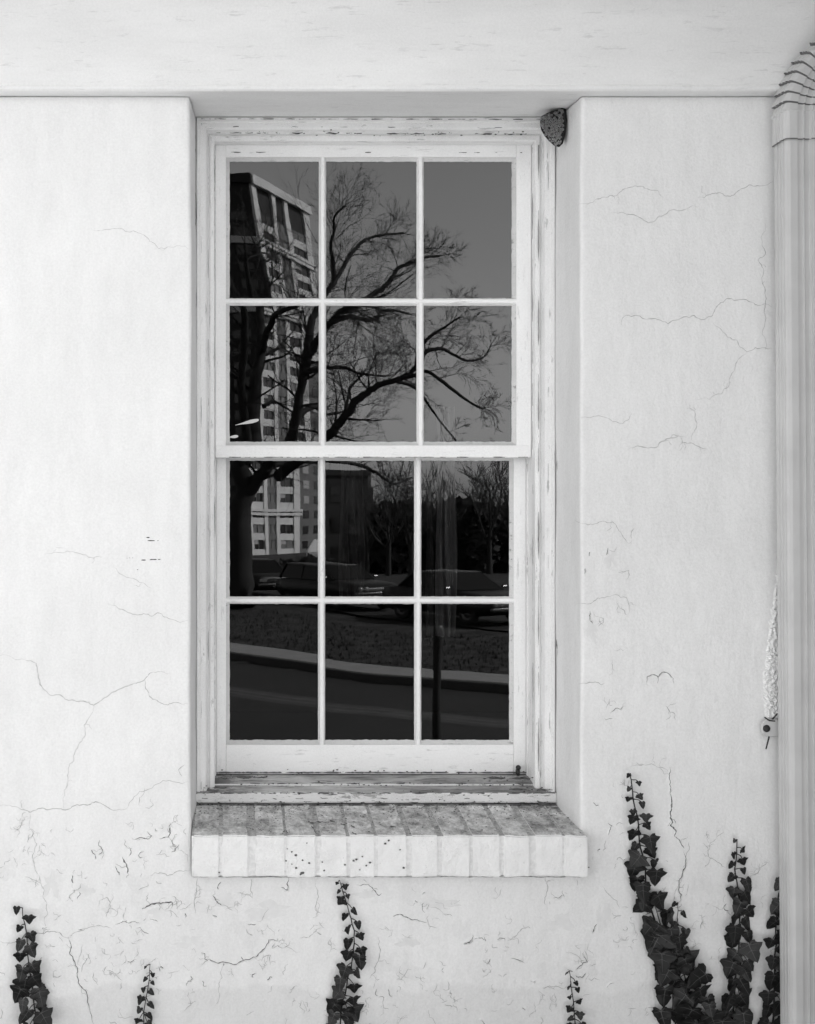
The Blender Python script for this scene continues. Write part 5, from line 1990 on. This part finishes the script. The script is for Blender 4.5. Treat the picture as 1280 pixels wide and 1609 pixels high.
DT = 37.0
LIMBS = [
    # name, radius start/end (m), points (px, py, depth offset m)
    ('trunk', .42, .30, [(372, 958, 0), (376, 900, 0), (379, 820, 0), (382, 760, 0), (384, 715, .0)]),
    ('limb', .27, .10, [(384, 720, 0), (383, 660, .3), (388, 590, .6), (394, 540, .8), (396, 490, 1.0), (393, 440, 1.2), (388, 395, 1.5)]),
    ('limb', .20, .06, [(380, 740, 0), (370, 660, -.5), (366, 590, -1.0), (371, 520, -1.6), (364, 450, -2.2), (369, 390, -2.6)]),
    ('limb', .19, .05, [(394, 560, .8), (403, 530, .3), (414, 505, -.2), (425, 490, -.8), (445, 482, -1.2), (470, 470, -1.8), (492, 452, -2.4)]),
    ('limb', .26, .09, [(388, 775, 0), (410, 745, -.4), (432, 712, -.8), (447, 668, -1.2), (458, 622, -1.4), (466, 582, -1.5), (479, 548, -1.7), (498, 522, -2.0), (516, 506, -2.3), (532, 488, -2.5), (560, 476, -3.0)]),
    ('limb', .20, .05, [(466, 590, -1.5), (472, 550, -.8), (476, 515, -.2), (486, 485, .3), (505, 462, .8), (523, 440, 1.2), (538, 415, 1.5), (553, 391, 1.8), (568, 376, 2.0), (592, 369, 2.3), (630, 364, 2.8)]),
    ('limb', .13, .04, [(516, 508, -2.3), (534, 498, -2.0), (550, 497, -1.7), (572, 500, -1.4), (590, 501, -1.2), (592, 492, -1.0), (604, 488, -.8), (640, 493, -.5)]),
    ('limb', .12, .03, [(520, 448, 1.2), (516, 415, .9), (513, 385, .6), (520, 360, .4), (521, 340, .2), (537, 322, .0)]),
    ('limb', .14, .04, [(540, 486, -2.6), (562, 478, -2.0), (583, 466, -1.4), (606, 448, -1.0), (620, 424, -.8), (645, 412, -.6), (664, 406, -.4), (690, 404, 0)]),
    ('limb', .24, .07, [(440, 745, -.6), (470, 722, -1.6), (492, 702, -2.4), (515, 682, -3.0), (535, 660, -3.3), (557, 635, -3.5), (577, 615, -3.7), (602, 602, -3.9), (628, 594, -4.1), (650, 579, -4.2), (664, 555, -4.3)]),
    ('limb', .10, .025, [(650, 579, -4.2), (660, 545, -4.4), (670, 532, -4.5), (699, 514, -4.6), (722, 499, -4.8)]),
    ('limb', .10, .025, [(652, 572, -4.2), (668, 552, -4.0), (692, 550, -3.9), (710, 558, -3.7), (730, 568, -3.5), (757, 562, -3.2), (769, 541, -3.1)]),
    ('limb', .09, .025, [(628, 594, -4.1), (648, 590, -4.6), (668, 584, -5.0), (699, 601, -5.4), (722, 622, -5.7), (748, 640, -6.0), (760, 642, -6.2)]),
    ('limb', .09, .025, [(612, 600, -4.0), (640, 606, -3.6), (664, 624, -3.3), (694, 662, -2.9), (716, 690, -2.6)]),
    ('limb', .12, .03, [(468, 585, -1.5), (490, 581, -2.1), (512, 580, -2.6), (540, 580, -3.0), (562, 588, -3.3), (602, 591, -3.7)]),
    ('limb', .12, .035, [(450, 660, -1.2), (475, 640, -.8), (500, 646, -.4), (512, 652, .0), (540, 648, .4)]),
    ('limb', .09, .03, [(535, 660, -3.3), (543, 632, -3.0), (546, 612, -2.8), (560, 595, -2.6), (566, 585, -2.5)]),
    ('limb', .13, .03, [(430, 728, -.6), (470, 722, .2), (512, 724, .9), (560, 730, 1.6), (590, 745, 2.0), (618, 762, 2.4), (646, 752, 2.8)]),
    ('limb', .10, .03, [(399, 640, .4), (415, 632, .8), (432, 640, 1.2), (450, 652, 1.6)]),
]


def build_tree(name, label, limbs, seed, D, lvl, group, twig_r=.007, dens_=1.0, sub=1.0):
    rnd = random.Random(seed)
    b = R(limbs[0][3][0][0], limbs[0][3][0][1], D)
    root = thing(name, b, label, 'tree', group)
    tw = []
    for li, (nm, r0, r1, pts) in enumerate(limbs):
        q = [R(x, y, D + o) for x, y, o in pts]
        # smooth subdivision (Catmull-Rom)
        Q, Rr = [], []
        n = len(q)
        for i in range(n - 1):
            a, b_, c, d_ = q[max(0, i - 1)], q[i], q[i + 1], q[min(n - 1, i + 2)]
            for k in range(4):
                t = k / 4
                Q.append(.5 * ((2 * b_) + (c - a) * t + (2 * a - 5 * b_ + 4 * c - d_) * t * t + (3 * b_ - a - 3 * c + d_) * t ** 3))
                Rr.append((r0 + (r1 - r0) * ((i + t) / (n - 1)) ** .7) * (1 if li < 3 else .80))
        Q.append(q[-1]); Rr.append(r1)
        if nm == 'trunk': Rr[0] *= 1.5; Rr[1] *= 1.25; Rr[2] *= 1.1
        for i in range(1, len(Q) - 1):
            Q[i] = Q[i] + Vector((rnd.gauss(0, 1), rnd.gauss(0, 1), rnd.gauss(0, 1))) * Rr[i] * .16
        V, Fc = limb_mesh(Q, Rr)
        keep(mesh_obj(nm, V, Fc, M['bark'], None, True), root)
        if nm == 'trunk': continue
        for i in range(2, len(Q)):
            t = i / (len(Q) - 1)
            m = 1 if rnd.random() < .62 * dens_ * (.35 + t) else 0
            if i == len(Q) - 1: m = 2
            for _ in range(m):
                d = (Q[i] - Q[i - 1]).normalized()
                ax_ = Vector((rnd.gauss(0, 1), rnd.gauss(0, 1), rnd.gauss(0, .8)))
                side = (ax_ - d * ax_.dot(d)).normalized()
                nd = (d * (1.1 if i == len(Q) - 1 else .55) + side * .8 + Vector((0, 0, .08))).normalized()
                px_ = PX + Q[i].x * F / D
                tl = 1.0 if px_ < 520 else max(.45, 1.0 - (px_ - 520) / 330)
                grow(tw, Q[i], nd, rnd.uniform(.8, 1.75) * sub * (1.15 - .35 * t) * tl, max(.012, Rr[i] * .34), lvl, rnd, .015, twig_r)
    V, Fc = tubes(tw, 3)
    o = keep(mesh_obj('crown', V, Fc, M['twig']), root)
    o['kind'] = 'stuff'
    return root, len(tw)


hero, ntw = build_tree('bare_tree', 'big bare tree with spreading limbs, reflected across the upper panes', LIMBS, 5, DT, 3, 'bare winter trees', twig_r=.0036)
print('twig segments', ntw)


def far_tree(label, px, d, h, seed, lean=0, lvl=4, r=.16):
    rnd = random.Random(seed)
    x = (px - PX) * d / F
    b = G(x, d, ground_z(x, d) - .1)
    root = thing('bare_tree', b, label, 'tree', 'bare winter trees')
    tops = b + Vector((lean * .3, 0, h * .38))
    V, Fc = tubes([(b, b.lerp(tops, .5), r * 1.3, r), (b.lerp(tops, .5), tops, r, r * .85)], 8)
    keep(mesh_obj('trunk', V, Fc, M['bark'], None, True), root)
    segs = []
    for k in range(6):
        a = k * 1.05 + rnd.uniform(-.4, .4)
        d0 = Vector((math.cos(a) * .55, math.sin(a) * .55, 1)).normalized()
        grow(segs, tops - Vector((0, 0, rnd.uniform(0, h * .1))), d0, h * rnd.uniform(.36, .5), r * .5, lvl - 1, rnd, .05, .016, 3, .75)
    V, Fc = tubes(segs, 3)
    o = keep(mesh_obj('crown', V, Fc, M['twig']), root)
    o['kind'] = 'stuff'


FT = [(770, 78, 7.6, 'fan-shaped bare tree rising above the dark wood, in the right lower pane'),
      (738, 84, 6.9, 'smaller bare tree just left of the fan-shaped one'),
      (806, 82, 7.2, 'bare tree at the far right of the dark wood'),
      (648, 70, 6.0, 'bare tree behind the estate car, in the middle lower pane'),
      (610, 76, 5.8, 'thin bare tree between brick block and wood'),
      (690, 80, 5.8, 'bare tree behind the iron post'),
      (575, 82, 5.6, 'bare tree against the brick block'),
      (860, 90, 7.6, 'bare tree beyond the window edge')]
for i, (px, d, h, lab) in enumerate(FT):
    far_tree(lab, px, d, h, 40 + i)

# dark belt of evergreens behind
V, Fc = [], []
def clump(cx, d, zc, rx, rz, n):
    for _ in range(n):
        u = Vector((rng.normal(), rng.normal(), rng.normal()))
        u.normalize()
        s = rng.uniform(.5, 1) ** .5
        p = G(cx + u.x * rx * s, d + u.y * rx * s, zc + u.z * rz * s)
        a = Vector((rng.normal(), rng.normal(), rng.normal())) * .22
        b = Vector((rng.normal(), rng.normal(), rng.normal())) * .22
        k = len(V)
        V.extend([p - a, p + b, p + a, p - b]); Fc.append((k, k + 1, k + 2, k + 3))
for px in range(430, 900, 14):
    d = 92 + 8 * math.sin(px * .7)
    x = (px - PX) * d / F
    top = CZ - (797 + 22 * noise.noise(Vector((px * .03, 1, 2))) + (0 if px > 560 else 88) - PY) * d / F
    gz = ground_z(x, d)
    hgt = top - gz
    clump(x, d, gz + hgt * .5, 1.5, hgt * .55, 420)
tag(mesh_obj('evergreen_wood', V, Fc, M['evergreen']), 'dark belt of evergreen wood closing the view, reflected in the lower panes', 'wood', kind='stuff')
print('done')
